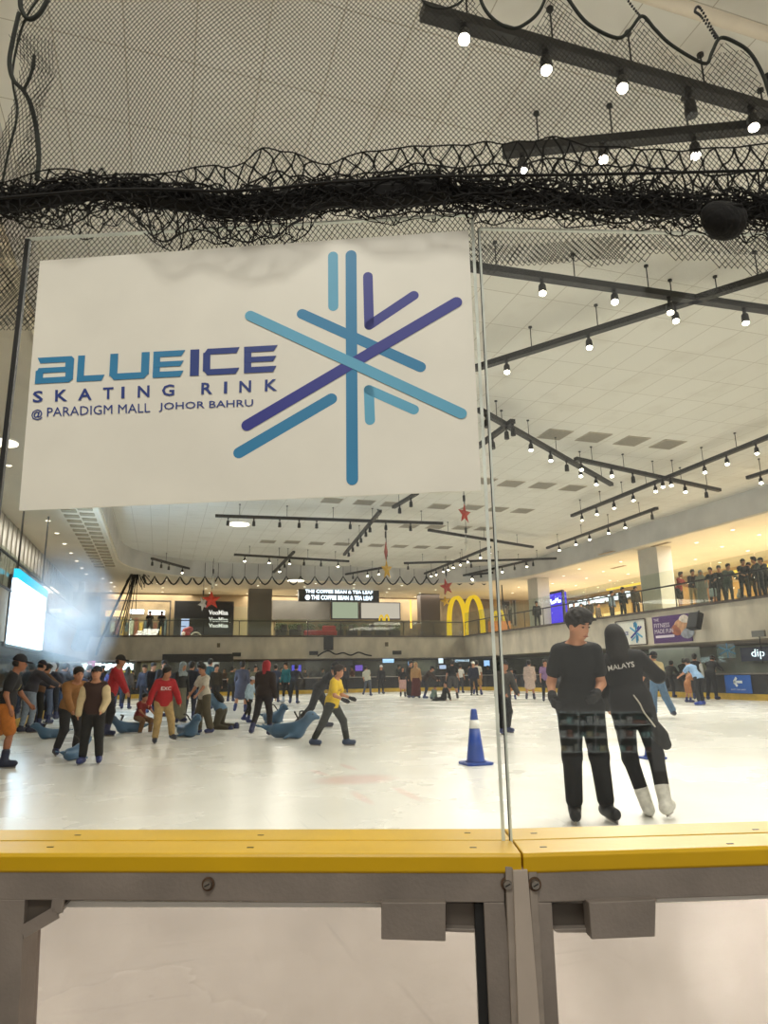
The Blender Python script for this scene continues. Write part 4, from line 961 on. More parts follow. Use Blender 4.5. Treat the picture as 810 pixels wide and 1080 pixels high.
T_ = [
 ((445, 12), (850, 128), [(492, 45, 1), (581, 66, 1), (662, 89, 1), (735, 108, 0), (803, 126, 1)], 'thick black track light behind the fine netting at top, with four bright lamps', 5),
 ((530, 160), (850, 129), [(552, 174, 1), (637, 170, 1), (733, 163, 1)], 'black track light just above the rolled net, second from the top at right', 4),
 ((480, 279), (860, 334), [(572, 309, 1), (649, 319, 1), (706, 328, 1), (790, 336, 1)], 'black track light descending rightward just under the rolled net, right of the sign', 5),
 ((470, 398), (850, 279), [(534, 391, 1), (620, 364, 1), (713, 338, 1)], 'black track light rising rightward from beside the sign to the right picture edge', 5),
 ((505, 432), (645, 511), [(512, 448, 0), (539, 458, 0), (560, 473, 1), (582, 484, 1), (600, 493, 0), (615, 501, 1), (630, 510, 1)], 'black track light sloping down rightward from the lower right corner of the sign, seven lamps', 5),
 ((500, 474), (541, 444), [(516, 470, 0), (538, 455, 0)], 'short black track light crossing behind the lower right edge of the sign', 2),
 ((607, 484), (759, 517), [(615, 494, 1), (646, 501, 1), (671, 505, 0), (697, 513, 1), (724, 517, 1), (749, 521, 0)], 'black track light sloping down rightward, crossed by a longer one at right', 5),
 ((603, 544), (840, 449), [(612, 547, 1), (628, 541, 1), (646, 534, 1), (663, 526, 1), (687, 517, 1), (708, 511, 1), (739, 497, 1), (763, 488, 1), (794, 476, 1)], 'long black track light rising rightward with nine lit lamps, middle right', 8),
 ((577, 578), (693, 536), [(580, 579, 1), (600, 573, 1), (616, 568, 1), (634, 561, 1), (654, 555, 1), (681, 545, 0)], 'black track light rising rightward, lowest at right nearest the gallery ceiling', 4),
 ((788, 504), (850, 485), [(798, 508, 1)], 'black track light cut by the right picture edge above the gallery', 2),
 ((227, 544), (467, 552), [(240.5, 550, 0), (268, 551, 0), (295.5, 552, 0), (316, 553, 0), (335, 553, 0), (370, 555, 0), (408, 556, 0), (434, 557, 0)], 'long level black track light directly under the sign with unlit heads', 5),
 ((363, 585), (401, 539), [(366, 585, 0), (372, 580, 0), (377, 574, 0), (382, 570, 0), (387, 564, 0), (391, 559, 0)], 'steep black track light under the sign crossing the long level one', 3),
 ((415, 535), (440, 520), [(423, 539, 0), (433, 532, 0)], 'short black track light peeping out under the bottom edge of the sign', 2),
 ((247, 585), (368, 592), [(260, 590, 1), (285, 592, 1), (305, 594, 1), (322, 594, 0), (340, 595, 0), (358, 596, 1)], 'level black track light in the second row under the sign, three lamps lit', 4),
 ((288, 604), (310, 582), [(294, 602, 1), (299, 597, 0), (304, 592, 0)], 'short steep black track light crossing the second row under the sign', 2),
 ((265, 607), (390, 609), [(268, 611, 0), (284, 611, 0), (300, 612, 0), (330, 612, 0), (352, 612, 1), (375, 612, 0)], 'farthest level black track light above the cafe, just over the scalloped rope', 4),
 ((338, 610.5), (405, 598.5), [(345, 613, 1), (358, 611, 1), (372, 609, 0), (384, 606, 1), (396, 604, 1)], 'black track light rising rightward above the lit cafe sign', 3),
 ((452, 559), (562, 577), [], 'bare black track light sloping down rightward beside the red star', 3),
 ((426, 594), (587, 589), [(430, 598, 0), (497, 597, 0), (555, 595, 0)], 'level black track light right of the yellow hanging star', 4),
 ((448, 605), (517, 577), [(449, 609, 0), (455, 607, 1), (461, 605, 1), (466, 602, 1), (472, 600, 1), (479, 598, 1), (485, 595, 1), (492, 592, 1), (508, 587, 1), (515, 583, 1)], 'black track light rising rightward above the yellow arches with ten close lamps', 4),
 ((442, 612), (520, 604), [(444, 617, 1), (458, 616, 1), (478, 613, 1), (500, 611, 1)], 'lowest black track light right above the yellow arches', 3),
 ((480, 609), (563, 590), [(488, 609, 1), (500, 607, 0), (522, 602, 1), (533, 599, 0), (544, 596, 1), (550, 594, 0)], 'black track light rising rightward over the seam of the glass, above the small arch', 3),
 ((160, 589), (237, 610), [(166, 594, 0), (173, 597, 0), (182, 599, 0), (191, 603, 1), (198, 606, 1), (214, 610, 0), (225, 608, 0)], 'leftmost black track light, sloping down rightward near the gathered net', 3),
]
for a, b_, hs_, lb, rd in T_: track(a, b_, hs_, lb, rods=rd)

# grey ceiling vents, in rows
vents = {'nearest row, right of the sign': [(585, 458), (626, 461), (666, 465), (704, 468.5)], 'second row, right of the glass seam': [(510, 507), (539, 510), (572, 512), (604, 514.5)],
         'row level with the red star': [(350, 527.7), (384, 529.7), (413, 531.7), (463, 534), (498, 535), (524, 537), (551, 538.6)],
         'row just under the red star': [(431.6, 554.7), (459, 555.6), (487, 556.5), (510.6, 557.4)], 'farthest row above the cafe': [(282.5, 571), (308, 571.6), (334, 573), (360.6, 573.7), (397, 575), (421.6, 576), (444.6, 576.8), (468, 577.4)]}
b = MB(); b.box((0, 0, -.012), (.78, .78, .02)); v0 = b.build('vent_grille', mat('vent_grey', '#8f887a', .7), None, local=True); vd = v0.data; bpy.data.objects.remove(v0)
b = MB()
for s_ in (-1, 1): b.box((s_ * .40, 0, -.012), (.03, .84, .026)); b.box((0, s_ * .40, -.012), (.78, .03, .026))
v0 = b.build('vent_frame', mat('vent_frame', '#b6ad9b', .7), None, local=True); vf = v0.data; bpy.data.objects.remove(v0)
ordw = ['first', 'second', 'third', 'fourth', 'fifth', 'sixth', 'seventh', 'eighth']
for row, pts in vents.items():
    for i, (x, y) in enumerate(pts):
        c = hz(x, y, ZC); t = thing('ceiling_vent', 'grey square ceiling vent, %s from left in the %s' % (ordw[i], row), 'ceiling vent', c, 0, 'square grey ceiling vents')
        for nm, me in (('grille', vd), ('frame', vf)):
            o = bpy.data.objects.new(nm, me); COL.objects.link(o); o.parent = t
# round glowing discs, each with a housing and stem
for x, y, z_, r_, lb in ((252, 553.5, 8.36, .5, 'bright oval glowing disc under the level track light at left centre'), (312, 613, 7.24, .55, 'bright oval glowing disc above the grey cafe column'), (34, 591.5, 6.9, .30, 'round white glowing disc above the glowing screen'), (4, 468, 6.6, .30, 'round white glowing disc at the left picture edge beside the sign')):
    c = hz(x, y, z_); t = thing('glow_disc', lb, 'ceiling lamp', c)
    m_ = MB(); m_.cyl(c, c + zz * .03, r_, n=28); m_.build('disc_face', emis('glow_disc', '#fff6e2', 3.0), t)
    m_ = MB(); m_.cyl(c + zz * .03, c + zz * .06, r_ * 1.04, n=28); m_.build('housing', M['white'], t)
    m_ = MB(); m_.cyl(c + zz * .05, (c[0], c[1], ZC if z_ > 7.4 else ZSOF), .02, n=8); m_.build('stem', M['white'], t)
# recessed downlights in the gallery soffits
b = MB(); b.cyl((0, 0, -.012), (0, 0, 0), .085, n=12); v0 = b.build('d', M['down'], None, local=True); dd = v0.data; bpy.data.objects.remove(v0)
b = MB(); b.tube([(0.105 * math.cos(a), .105 * math.sin(a), -.006) for a in np.linspace(0, 2 * PI, 17)[:-1]], .014, 5, closed=True); v0 = b.build('r', M['white'], None, local=True); drm = v0.data; bpy.data.objects.remove(v0)
def downlight(x, y, z, lb, grp):
    t = thing('downlight', lb, 'downlight', (x, y, z), 0, grp)
    for nm, me in (('lens', dd), ('trim_ring', drm)):
        o = bpy.data.objects.new(nm, me); COL.objects.link(o); o.parent = t
for X_ in (25.0, 27.2, 29.6, 32):
    for Y_ in np.arange(15.5, 50, 3.1): downlight(X_ + .4 * math.sin(Y_ * 3), Y_ + (X_ - 25) * .3, ZSOF - .002, 'recessed round downlight in the cream ceiling over the right gallery', 'downlights over the right gallery')
for Y_ in (47.2, 49.2, 51.5, 54.2):
    for X_ in np.arange(-3.5, 22.5, 3.3): downlight(X_ + .3 * math.sin(X_ * 5 + Y_), Y_, ZSOF - .002, 'recessed round downlight in the ceiling over the far gallery', 'downlights over the far gallery')
for Y_ in np.arange(22, 46, 2.6): downlight(-4.6, Y_, ZSOF - .002, 'recessed round downlight in the ceiling over the left gallery', 'downlights over the left gallery')
# checkered acoustic panels in the left soffit
cp_ = mat('acoustic_panel', '#a99c82', .85, noise=(3, .15))
for i, Y_ in enumerate(np.arange(22.5, 42, .95)):
    for j, X_ in enumerate((-3.0, -3.6)):
        m_ = MB(); m_.box((X_, Y_ + .47 * (j % 2), ZSOF - .02), (.52, .42, .05)); m_.alone('ceiling_panel', cp_, 'narrow brownish panel set in the left gallery ceiling, one of two staggered columns', 'ceiling panel', 'staggered ceiling panels at left')
# slot diffusers in the right soffit
for x, y in ((697, 574), (652, 598), (640, 583)):
    c = hz(x, y, ZSOF); m_ = MB(); m_.box(c - zz * .012, (.25, 1.3, .02)); m_.alone('slot_diffuser', mat('slot', '#8c7a5c', .7), {697: 'long thin air slot in the right gallery ceiling above the red-shirted spectator', 652: 'thin air slot in the right gallery ceiling above the white pillar', 640: 'thin air slot in the gallery ceiling left of the white pillar'}[x], 'air slot')

# ------------------------------------------------------------------ galleries: balustrades
def balustrade(name, a, b_, label, step=2.2, hgt=1.75):
    a, b_ = np.array(a, float), np.array(b_, float); root = thing('balustrade', label, 'balustrade', (a + b_) / 2); d = b_ - a; L_ = np.linalg.norm(d); d = d / L_; n_ = int(L_ / step); nn = np.array([-d[1], d[0], 0])
    m_ = MB(); m_.bar(a + zz * 1.05, b_ + zz * 1.05, .07, .06); m_.build('handrail', M['black'], root)
    m_ = MB(); m_.bar(a + zz * .03, b_ + zz * .03, .10, .06); m_.build('base_channel', M['edge'], root)
    for i in range(n_ + 1):
        p = a + d * (L_ * i / n_); m_ = MB(); m_.bar(p, p + zz * 1.06, .05, .03, nn); m_.build('post', M['black'], root)
        if i < n_:
            q = a + d * (L_ * (i + 1) / n_); m_ = MB(); m_.hexa([p + d * .03 + zz * .06, q - d * .03 + zz * .06, q - d * .03 + zz * hgt, p + d * .03 + zz * hgt], nn * .012); m_.build('glass_panel', M['bal'], root)
ZG = ZS1 + .06
balustrade('r', (22.15, 12, ZG), (22.15, 49.4, ZG), 'long glass balustrade with dark handrail along the right gallery')
balustrade('f', (22.1, 49.65, ZG), (-4.6, 49.65, ZG), 'glass balustrade with dark handrail along the far gallery in front of the cafe', 2.4, 1.2)
balustrade('l', (-4.65, 49.4, ZG), (-4.65, 20, ZG), 'glass balustrade along the left gallery behind the glowing screen', 2.4, 1.2)

# columns
def column(c, sx, sy, z0, z1, mt, lb):
    m_ = MB(); m_.box((c[0], c[1], (z0 + z1) / 2), (sx, sy, z1 - z0)); m_.box((c[0], c[1], z0 + .06), (sx + .06, sy + .06, .12)); return m_.alone('column', mt, lb, 'column')
cw = mat('column_white', '#cfcac0', .6, noise=(2, .05))
p = hX(690, 648, 24.0); column((24.4, p[1]), .9, 1.5, ZS1 + .06, ZSOF - .01, cw, 'white square column on the right gallery left of the red-shirted spectator')
p = hX(565, 660, 24.0); column((24.4, p[1]), .9, 1.3, ZS1 + .06, ZSOF - .01, cw, 'white square column on the right gallery beside the violet lit display')
p = hY(274, 660, 51.0); column((p[0], 51.3), 1.65, .8, ZS1 + .06, ZSOF - .01, mat('column_grey', '#6d6558', .5, noise=(1.5, .1)), 'grey brown column on the far gallery left of the cafe')
p = hY(454, 660, 52); column((p[0], 52.3), 1.65, .8, ZS1 + .06, ZSOF - .01, mat('column_brown', '#43352b', .5, noise=(1.5, .12)), 'dark brown column between the cafe and the big yellow arches')
p = hY(97, 660, 50.5); column((p[0], 50.8), .85, .6, ZS1 + .06, ZSOF - .8, M['dark'], 'dark column at the left end of the far gallery')
p = hX(89, 650, -4.9); column((-5.2, p[1]), .35, .35, ZS1 + .06, ZSOF - .01, M['soffit'], 'slim cream column at the corner of the left and far galleries')

# ------------------------------------------------------------------ far gallery shops
def wall_panel(x0, y0, x1, y1, Y, mt, name, lb, cat, dep=.12, group=None, frame=None, base=None):
    """an upright board facing the rink on the plane Y"""
    A = [hY(x0, y1, Y), hY(x1, y1, Y), hY(x1, y0, Y), hY(x0, y0, Y)]; z0 = min(A[0][2], A[1][2]); z1 = max(A[2][2], A[3][2])
    if base is not None: z0 = base
    xa, xb = A[0][0], A[1][0]
    m_ = MB(); m_.box(((xa + xb) / 2, Y + dep / 2, (z0 + z1) / 2), (xb - xa, dep, z1 - z0))
    if frame is None: return m_.alone(name, mt, lb, cat, group), (xa, xb, z0, z1)
    root = thing(name, lb, cat, ((xa + xb) / 2, Y + dep / 2, z0), 0, group); m_.build('panel', mt, root)
    m_ = MB()
    for s_, c in ((0, xa), (0, xb)): m_.box((c, Y + dep / 2, (z0 + z1) / 2), (.08, dep + .06, z1 - z0 + .08))
    for zc_ in (z0, z1): m_.box(((xa + xb) / 2, Y + dep / 2, zc_), (xb - xa, dep + .06, .08))
    m_.build('frame', frame, root); return root, (xa, xb, z0, z1)
def front_text(parent, s, x0, y0, x1, y1, Y, mt, bold=0., name='lettering'):
    A, B, C_ = hY(x0, y1, Y), hY(x1, y1, Y), hY(x0, y0, Y); m_ = MB()
    add_text(m_, s, A, (B[0] - A[0]) * np.array([1, 0, 0.]), (C_[2] - A[2]) * zz, np.array([0, -1, 0.]), bold, .01); return m_.build(name, mt, parent)
shopglow = emis('shop_glow', '#ffdfa0', 1.5); whiteglow = emis('white_glow', '#f4fbff', 3.2)
# shop with coloured goods at left
sr, e = wall_panel(104, 634, 178, 672, 54.5, mat('shop_interior', '#8d7a5b', .6, noise=(.9, .5)), 'storefront', 'bright storefront with white light strips at the left end of the far gallery', 'storefront', .3, None, M['dark'], base=ZG)
for x0, y0, x1, y1, g in ((111, 644, 133, 650, shopglow), (137, 643, 152, 647, whiteglow), (156, 644, 174, 648, whiteglow), (136, 652, 138, 671, whiteglow)):
    a_ = hY(x0, y1, 54.3); c_ = hY(x1, y0, 54.3); m_ = MB(); m_.box(((a_[0] + c_[0]) / 2, 54.36, (a_[2] + c_[2]) / 2), (c_[0] - a_[0], .2, c_[2] - a_[2])); m_.build('light_strip', g, sr)
for i in range(14):
    x = 108 + i * 5; a_ = hY(x, 671, 54.2); m_ = MB(); m_.box((a_[0], 54.25, 4.3 + .5), (.24, .25, 1 + .4 * math.sin(i * 2.1))); m_.build('rack', mat('goods%d' % (i % 4), ('#c0a24c', '#4a5a60', '#a8b0a0', '#7a4a3a')[i % 4], .6, noise=(6, .4)), sr)
# black storefront with three lines of white script
sr, e = wall_panel(183, 635, 245, 671, 53.5, mat('black_shopfront', '#191818', .35), 'storefront', 'black storefront with three lines of white lettering', 'storefront', .3, None, M['dark'], base=ZG)
for i, (y0, y1) in enumerate(((643.5, 648.5), (651, 656), (657.5, 662))):
    front_text(sr, 'VooMisa', 220, y0, 240.5, y1, 53.48, emis('shop_letters', '#f2eee4', 1.1), .03)
o, e = wall_panel(190, 652, 199.5, 668, 53.1, emis('menu_screen', '#b8c8ee', 1.3), 'menu_screen', 'lit pale blue menu screen in front of the black storefront', 'screen', .1, None, M['dark'], ZG)
for i in range(5):
    m_ = MB(); m_.box(((e[0] + e[1]) / 2 + .1 * math.sin(i * 9), 53.08, e[2] + .2 + .17 * i), (.34, .02, .07)); m_.build('menu_picture', mat('menu_pic%d' % (i % 2), ('#5a6ea8', '#a04a5a')[i % 2], .5), o)
o, e = wall_panel(246, 640, 261, 671, 53.5, mat('cream_partition', '#b9ab88', .6), 'partition', 'cream partition between the black storefront and the grey column', 'partition', .2)
pr = [Cap((0, 0, .34), (0, 0, .5), .32, .25, .05), Ell((.25, 0, .62), (.25, .2, .22))]
c = hY(196, 669, 52.3); t = thing('lucky_bag_display', 'round red display beside the pale blue menu screen', 'display', (c[0], 52.3, ZG)); f_ = Field(*bounds(pr), .04); f_.put(pr); sdf_obj(f_, 'display_body', mat('display_red', '#a3202c', .5), t)
m_ = MB(); m_.ball((-.15, -.2, .3), .16); m_.build('bow', mat('bow_white', '#e6d7d6', .5), t, local=True)
c = hY(206.5, 671, 51.5); m_ = MB(); m_.tube([(c[0] + .36 * math.cos(a), 51.5, ZG + .36 * math.sin(a)) for a in np.linspace(0, PI, 13)], .05, 6); m_.box((c[0], 51.5, ZG + .1), (.5, .06, .16)); m_.alone('arch_sign', mat('arch_white', '#d8d4cc', .5), 'small white arch shaped sign standing on the gallery edge below the black storefront', 'sign')
# cafe
sr, e = wall_panel(287, 634, 348, 654, 54.98, mat('cafe_fascia', '#5b5750', .5, noise=(1, .2)), 'shop_fascia', 'grey shop fascia left of the two pale cafe screens', 'shop fascia', .3)
o, e = wall_panel(350, 634.5, 378, 652.5, 55.17, emis('green_board', '#c6d3b2', .62), 'menu_board', 'pale greenish lit board under the left half of the cafe sign', 'menu board', .15, None, M['dark'])
o, e = wall_panel(380.5, 636, 422, 652.5, 55.17, emis('white_board', '#e6dcc8', .72), 'menu_board', 'broad whitish lit board under the right end of the cafe sign', 'menu board', .15, None, M['dark'])
sr, e = wall_panel(315, 620.5, 400, 634, 50.6, mat('sign_black', '#20211f', .4), 'cafe_sign', 'black cafe sign with glowing white letters over the far gallery', 'sign', .3)
lt = emis('cafe_letters', '#dff0ff', 3.4)
front_text(sr, 'THE COFFEE BEAN & TEA LEAF', 328, 627.6, 393, 632.2, 50.58, lt, .02); front_text(sr, 'THE COFFEE BEAN & TEA LEAF', 322, 621.8, 393, 625.2, 50.58, lt, .02)  # upper line copies the sign's reflected double image as glowing letters
a_ = hY(324.5, 630, 50.55); m_ = MB(); m_.cyl((a_[0], 50.59, a_[2]), (a_[0], 50.56, a_[2]), .18, n=20); m_.build('round_logo', lt, sr)
m_ = MB(); a_ = hY(433.5, 656, 53.5); m_.box((a_[0], 53.5, 5.9), (.09, .09, 2.3)); m_.alone('light_column', emis('amber_strip', '#ffc24a', 2.6), 'thin upright amber light strip beside the dark brown column', 'light strip')
# low counters and planting of the cafe
o, e = wall_panel(292, 655, 428, 667, 53, mat('cafe_counter', '#6d5f42', .6, noise=(1.3, .4)), 'cafe_counter', 'long low cafe counter behind the far balustrade', 'counter', .6, base=ZG)
for i in range(9):
    x = 296 + i * 15; a_ = hY(x, 655, 52.2); t = thing('planter', 'dark green leafy planter, %s from left along the cafe terrace' % (ordw + ['ninth'])[i], 'planter', (a_[0], 52.2, ZG), 0, 'planters along the cafe terrace')
    m_ = MB(); m_.box((0, 0, .3), (.8, .4, .6)); m_.build('planter_box', M['dark'], t, local=True)
    m_ = MB(); rr = random.Random(i)
    for k in range(60): q = rr.uniform(0, 6.3); rr_ = rr.uniform(.05, .42); p_ = (rr_ * math.cos(q) * 1.1, rr_ * .5 * math.sin(q), .75 + rr.uniform(-.15, .3)); m_.ball(p_, (.10, .05, .06), 5, 3)
    m_.build('foliage', mat('hedge', '#4b5a38', .7, noise=(8, .4)), t, local=True)
for i, x in enumerate((300, 318, 356, 372, 392, 410)):
    a_ = hY(x, 665, 51.2); t = thing('cafe_chair', 'dark cafe chair behind the far balustrade, %s from left' % ordw[i], 'chair', (a_[0], 51.2, ZG), i * .7, 'cafe terrace chairs')
    m_ = MB(); m_.box((0, 0, .45), (.45, .45, .05)); m_.build('seat', M['dark'], t, local=True); m_ = MB(); m_.box((0, .21, .7), (.45, .04, .45)); m_.build('backrest', M['dark'], t, local=True)
    for sx in (-1, 1):
        for sy in (-1, 1): m_ = MB(); m_.cyl((sx * .2, sy * .2, 0), (sx * .2, sy * .2, .43), .018, n=6); m_.build('leg', M['black'], t, local=True)
a_ = hY(338, 666, 50.9); t = thing('sofa', 'bright red seat on the cafe terrace', 'sofa', (a_[0], 50.9, ZG)); m_ = MB(); m_.box((0, 0, .3), (2.4, .6, .35)); m_.build('seat', mat('red_vinyl', '#c2261f', .4), t, bevel=.05, local=True); m_ = MB(); m_.box((.7, .2, .6), (1, .2, .5)); m_.build('backrest', mat('red_vinyl', '#c2261f', .4), t, bevel=.05, local=True)
# yellow arches
ym = emis('arch_yellow', '#ffd21a', .82)
def arches(px, Y, label, rr, dep):
    """px: left foot, first crown, middle foot, second crown, right foot"""
    P = [hY(x, y, Y) for x, y in px]; root = thing('arch_sign', label, 'sign', (P[2][0], Y, ZG)); m_ = MB()
    for a, c, b_ in ((P[0], P[1], P[2]), (P[2], P[3], P[4])):
        pts = []
        for i in range(25):
            t = i / 24; th = PI * (1 - t); x = (a[0] + b_[0]) / 2 + (b_[0] - a[0]) / 2 * math.cos(th); z = ZG + (c[2] - ZG) * math.sin(th) ** .62; pts.append((x, Y, z))
        for i in range(24):
            p0, p1 = np.array(pts[i]), np.array(pts[i + 1]); m_.bar(p0, p1 + (p1 - p0) * .12, dep, rr, (0, 0, 1) if abs(p1[0] - p0[0]) > abs(p1[2] - p0[2]) else (1, 0, 0))
    m_.build('arch_band', ym, root); m_ = MB(); m_.box((P[2][0], Y, ZG + .04), (P[4][0] - P[0][0], dep + .1, .08)); m_.build('base', M['dark'], root); return root
arches([(474, 667), (481, 630), (491.5, 664), (499, 629), (509.5, 665)], 51.0, 'large glowing yellow double arch sign standing on the far gallery', .20, .55)
arches([(520.5, 656), (523.5, 645), (526, 656), (529, 644), (532, 656)], 53.5, 'small glowing yellow double arch at the right of the big arches', .12, .15)
arches([(399.5, 658), (402.5, 649), (405, 658), (408, 648.5), (411, 658)], 54.3, 'tiny glowing yellow double arch beside the whitish cafe board', .10, .15)
wallm = mat('restaurant_wall', '#7a6a50', .6, noise=(1.1, .4))
o, e = wall_panel(466, 634, 522, 668, 55, wallm, 'storefront', 'brown restaurant front behind the big yellow arches', 'storefront', .3, base=ZG)
for i, (x0, x1) in enumerate(((518, 526), (527, 539))):
    o, e = wall_panel(x0, 655, x1, 667, 52.3, mat('orange_counter', '#b5733a', .5), 'counter', ('narrow orange counter', 'wider orange counter')[i] + ' below the small yellow arch', 'counter', .5, base=ZG)
for i, (x0, y0, x1, y1) in enumerate(((529, 634, 538, 642), (536, 640, 541, 658), (542, 633, 545, 660))):
    o, e = wall_panel(x0, y0, x1, y1, 55.2, M['dark'], 'menu_board', ('squarish black menu panel above the small yellow arch', 'upright black menu panel right of the small yellow arch', 'tall narrow black panel farthest right of the small yellow arch')[i], 'menu board', .1, None, M['steel'])
o, e = wall_panel(403, 655, 470, 664, 54.85, mat('cafe_backbar', '#4c4030', .6, noise=(3, .5)), 'back_counter', 'dark back counter between the cafe and the yellow arches', 'counter', .4, base=ZG)

# hanging stars
def star(px, py, Y, rad, colr, lb, z_top=ZC, tilt=0.0, stringlen=True, turn=0.):
    c = hY(px, py, Y); t = thing('hanging_star', lb, 'star ornament', c, turn); pts = []
    V = [(0, -.16 * rad, 0), (0, .16 * rad, 0)]
    for i in range(10):
        a = PI / 2 + i * PI / 5 + tilt; r_ = rad if i % 2 == 0 else rad * .42; V.append((r_ * math.cos(a), 0, r_ * math.sin(a)))
    m_ = MB(); fs = []
    for i in range(10): fs += [(0, 2 + i, 2 + (i + 1) % 10), (1, 2 + (i + 1) % 10, 2 + i)]
    m_.add(V, fs); m_.build('star_body', mat('star_' + colr.strip('#'), colr, .4, noise=(5, .15)), t, local=True)
    m_ = MB(); m_.cyl((0, 0, rad * .95), (0, 0, z_top - c[2]), .012, n=5); m_.build('string', M['black'], t, local=True)
    m_ = MB(); m_.cyl((0, 0, rad * 1.2), (0, 0, rad * 1.75), .05, n=6); m_.build('bead', M['dark'], t, local=True)
star(490, 542, 24, .42, '#b4382c', 'big red star hanging right of the sign bottom, beside the glass seam', turn=.5)
star(492, 574, 26, .40, '#c8c8c0', 'silver star hanging below the big red star', tilt=.3, turn=.9)
star(407, 582, 33, .60, '#a83227', 'slim red star turned edge on above the yellow star', turn=1.25)
star(408, 601, 33, .55, '#c9a02c', 'yellow star hanging under the slim red star', tilt=.1, turn=.7)
star(471, 619, 44, .62, '#a8372c', 'red star hanging above the big yellow arches', tilt=.25, turn=.3)
star(223, 633, 45, .62, '#d2402a', 'bright red star in front of the black storefront', tilt=.05, turn=.2)
star(214, 637, 46, .5, '#dcdcd8', 'white star half hidden by the bright red star', tilt=.5, turn=.8)
star(224.5, 615, 44, .5, '#d8d4c4', 'pale star on the string above the bright red star', turn=1.2)
star(470, 634, 50.5, .45, '#d9b21f', 'yellow star at the top left of the big yellow arches', tilt=.2)

# scalloped rope under the far edge of the ceiling and the gathered net at its left end
sc = []; xs = [150, 163, 176, 190, 203, 216, 230, 245, 258, 272, 287, 302, 317, 332, 347, 362, 377, 392, 407, 422, 437, 450, 464, 478, 491, 504, 517]
root = thing('scalloped_rope', 'dark rope hanging in scallops along the far edge of the ceiling', 'rope', hY(330, 610, 45.2)); pts = []
for i in range(len(xs) - 1):
    for k in range(6): t = k / 6; x = xs[i] + (xs[i + 1] - xs[i]) * t; pts.append(hY(x, 608.5 + (x > 400) * 0 + 8.5 * math.sin(PI * t) - .5, 45.2))
m_ = MB(); m_.tube(pts, .05, 6); m_.build('rope', M['cord'], root, smooth=True)
for x in xs: p = hY(x, 608, 45.2); m_ = MB(); m_.cyl(p, (p[0], p[1], ZSOF + .9), .015, n=5); m_.build('hanger', M['cord'], root)
root = thing('gathered_net', 'dark net gathered at the left end of the scalloped rope, falling in cords', 'net', hY(146, 594, 45.0))
for i, (x1, y1, r_) in enumerate(((101, 691, .075), (124, 672, .035), (128, 668, .03), (132, 660, .025), (137, 655, .025), (143, 645, .02), (150, 622, .02), (120, 670, .04))):
    A, B = hY(146, 592, 45.0), hY(x1, y1, 45.0 if i else 44.2); pts = [A * (1 - t) + B * t - zz * (1.1 * t * (1 - t) if i == 0 else .2 * t * (1 - t)) - (np.array([1.0, 0, 0]) * .9 * t * (1 - t) if i == 0 else 0) for t in np.linspace(0, 1, 12)]
    m_ = MB(); m_.tube(pts, r_, 6); m_.build('net_cord', M['cord'], root, smooth=True)
m_ = MB()
for i in range(16):
    A, B = hY(146, 592, 45.0), hY(135 + i * 1.6, 614 + 6 * math.sin(i * 1.7), 45.0 + .3 * math.sin(i * 2.3)); m_.tube([A + (B - A) * t + np.array([.12 * math.sin(i + 5 * t), .1 * math.cos(2 * i + 4 * t), 0]) * t for t in np.linspace(0, 1, 7)], .028, 5)
m_.build('gathered_mesh', M['cord'], root, smooth=True)
root = thing('side_net_cord', 'dark cord curving down the right corner of the far gallery wall', 'cord', hY(545, 680, 47)); pts = smooth_pts([hY(528, 600, 45.6), hY(531, 640, 45.6), hY(536, 660, 45.6), hY(545, 680, 45.6), hY(552, 690, 45.6)]); m_ = MB(); m_.tube(pts, .05, 6); m_.build('cord', M['cord'], root, smooth=True)
root = thing('festoon_cord', 'dark wavy cord hung along the bottom of the far gallery wall', 'cord', hY(350, 688, 49.3)); pts = [hY(x, y, 49.35) for x, y in ((335, 692), (341, 688), (347, 686.5), (354, 690), (362, 688.5), (370, 691), (378, 688), (386, 690.5), (392, 691.5))]
m_ = MB(); m_.tube(smooth_pts(pts), .05, 6); m_.build('cord', M['cord'], root, smooth=True)

# fittings on the far gallery face
for i, (x, y) in enumerate(((249.5, 690.3), (331, 688.8), (419, 688.3))):
    o, e = wall_panel(x - 4.5, y - 2, x + 4.5, y + 2, 49.38, M['dark'], 'wall_vent', 'small black slot on the far gallery face, %s from left' % ordw[i], 'vent', .12, 'black slots on the far gallery face')
for i, (x, y) in enumerate(((230.5, 680.5), (408, 679.5))):
    o, e = wall_panel(x - 1.6, y - 2.2, x + 1.6, y + 2.2, 49.4, mat('box_brown', '#6b5f48', .6), 'junction_box', ('small brown box on the far gallery face under the black storefront', 'small brown box on the far gallery face under the cafe')[i], 'junction box', .08)
def speaker(c, rotz, tilt, lb, sz=(.45, .4, .75)):
    t = thing('loudspeaker', lb, 'loudspeaker', c, rotz); R = Matrix.Rotation(tilt, 3, 'X'); m_ = MB(); m_.box((0, 0, 0), sz, R); m_.build('cabinet', M['black'], t, bevel=.02, local=True)
    m_ = MB(); m_.box(R @ Vector((0, -sz[1] / 2 - .006, 0)), (sz[0] * .9, .01, sz[2] * .92), R); m_.build('grille', mat('speaker_grille', '#222326', .7, noise=(150, .5)), t, local=True)
    m_ = MB(); m_.bar((0, sz[1] * .3, sz[2] * .3), (0, sz[1] * 1.0, sz[2] * .62), .06, .03); m_.build('bracket', M['black'], t, local=True); return t
c = hY(346.5, 678, 49.0); speaker(c, 0, 0, 'black loudspeaker in the middle of the far gallery face', (.62, .4, 1.0))
c = hX(86, 674, -3.75); speaker(c, .6, .5, 'tilted black loudspeaker at the left corner of the far gallery', (.6, .42, 1.1))
c = hX(733, 655, 21.55); speaker(c, -1.57, -.35, 'large black loudspeaker hung under the right gallery rail beside the purple poster', (.6, .28, .72))

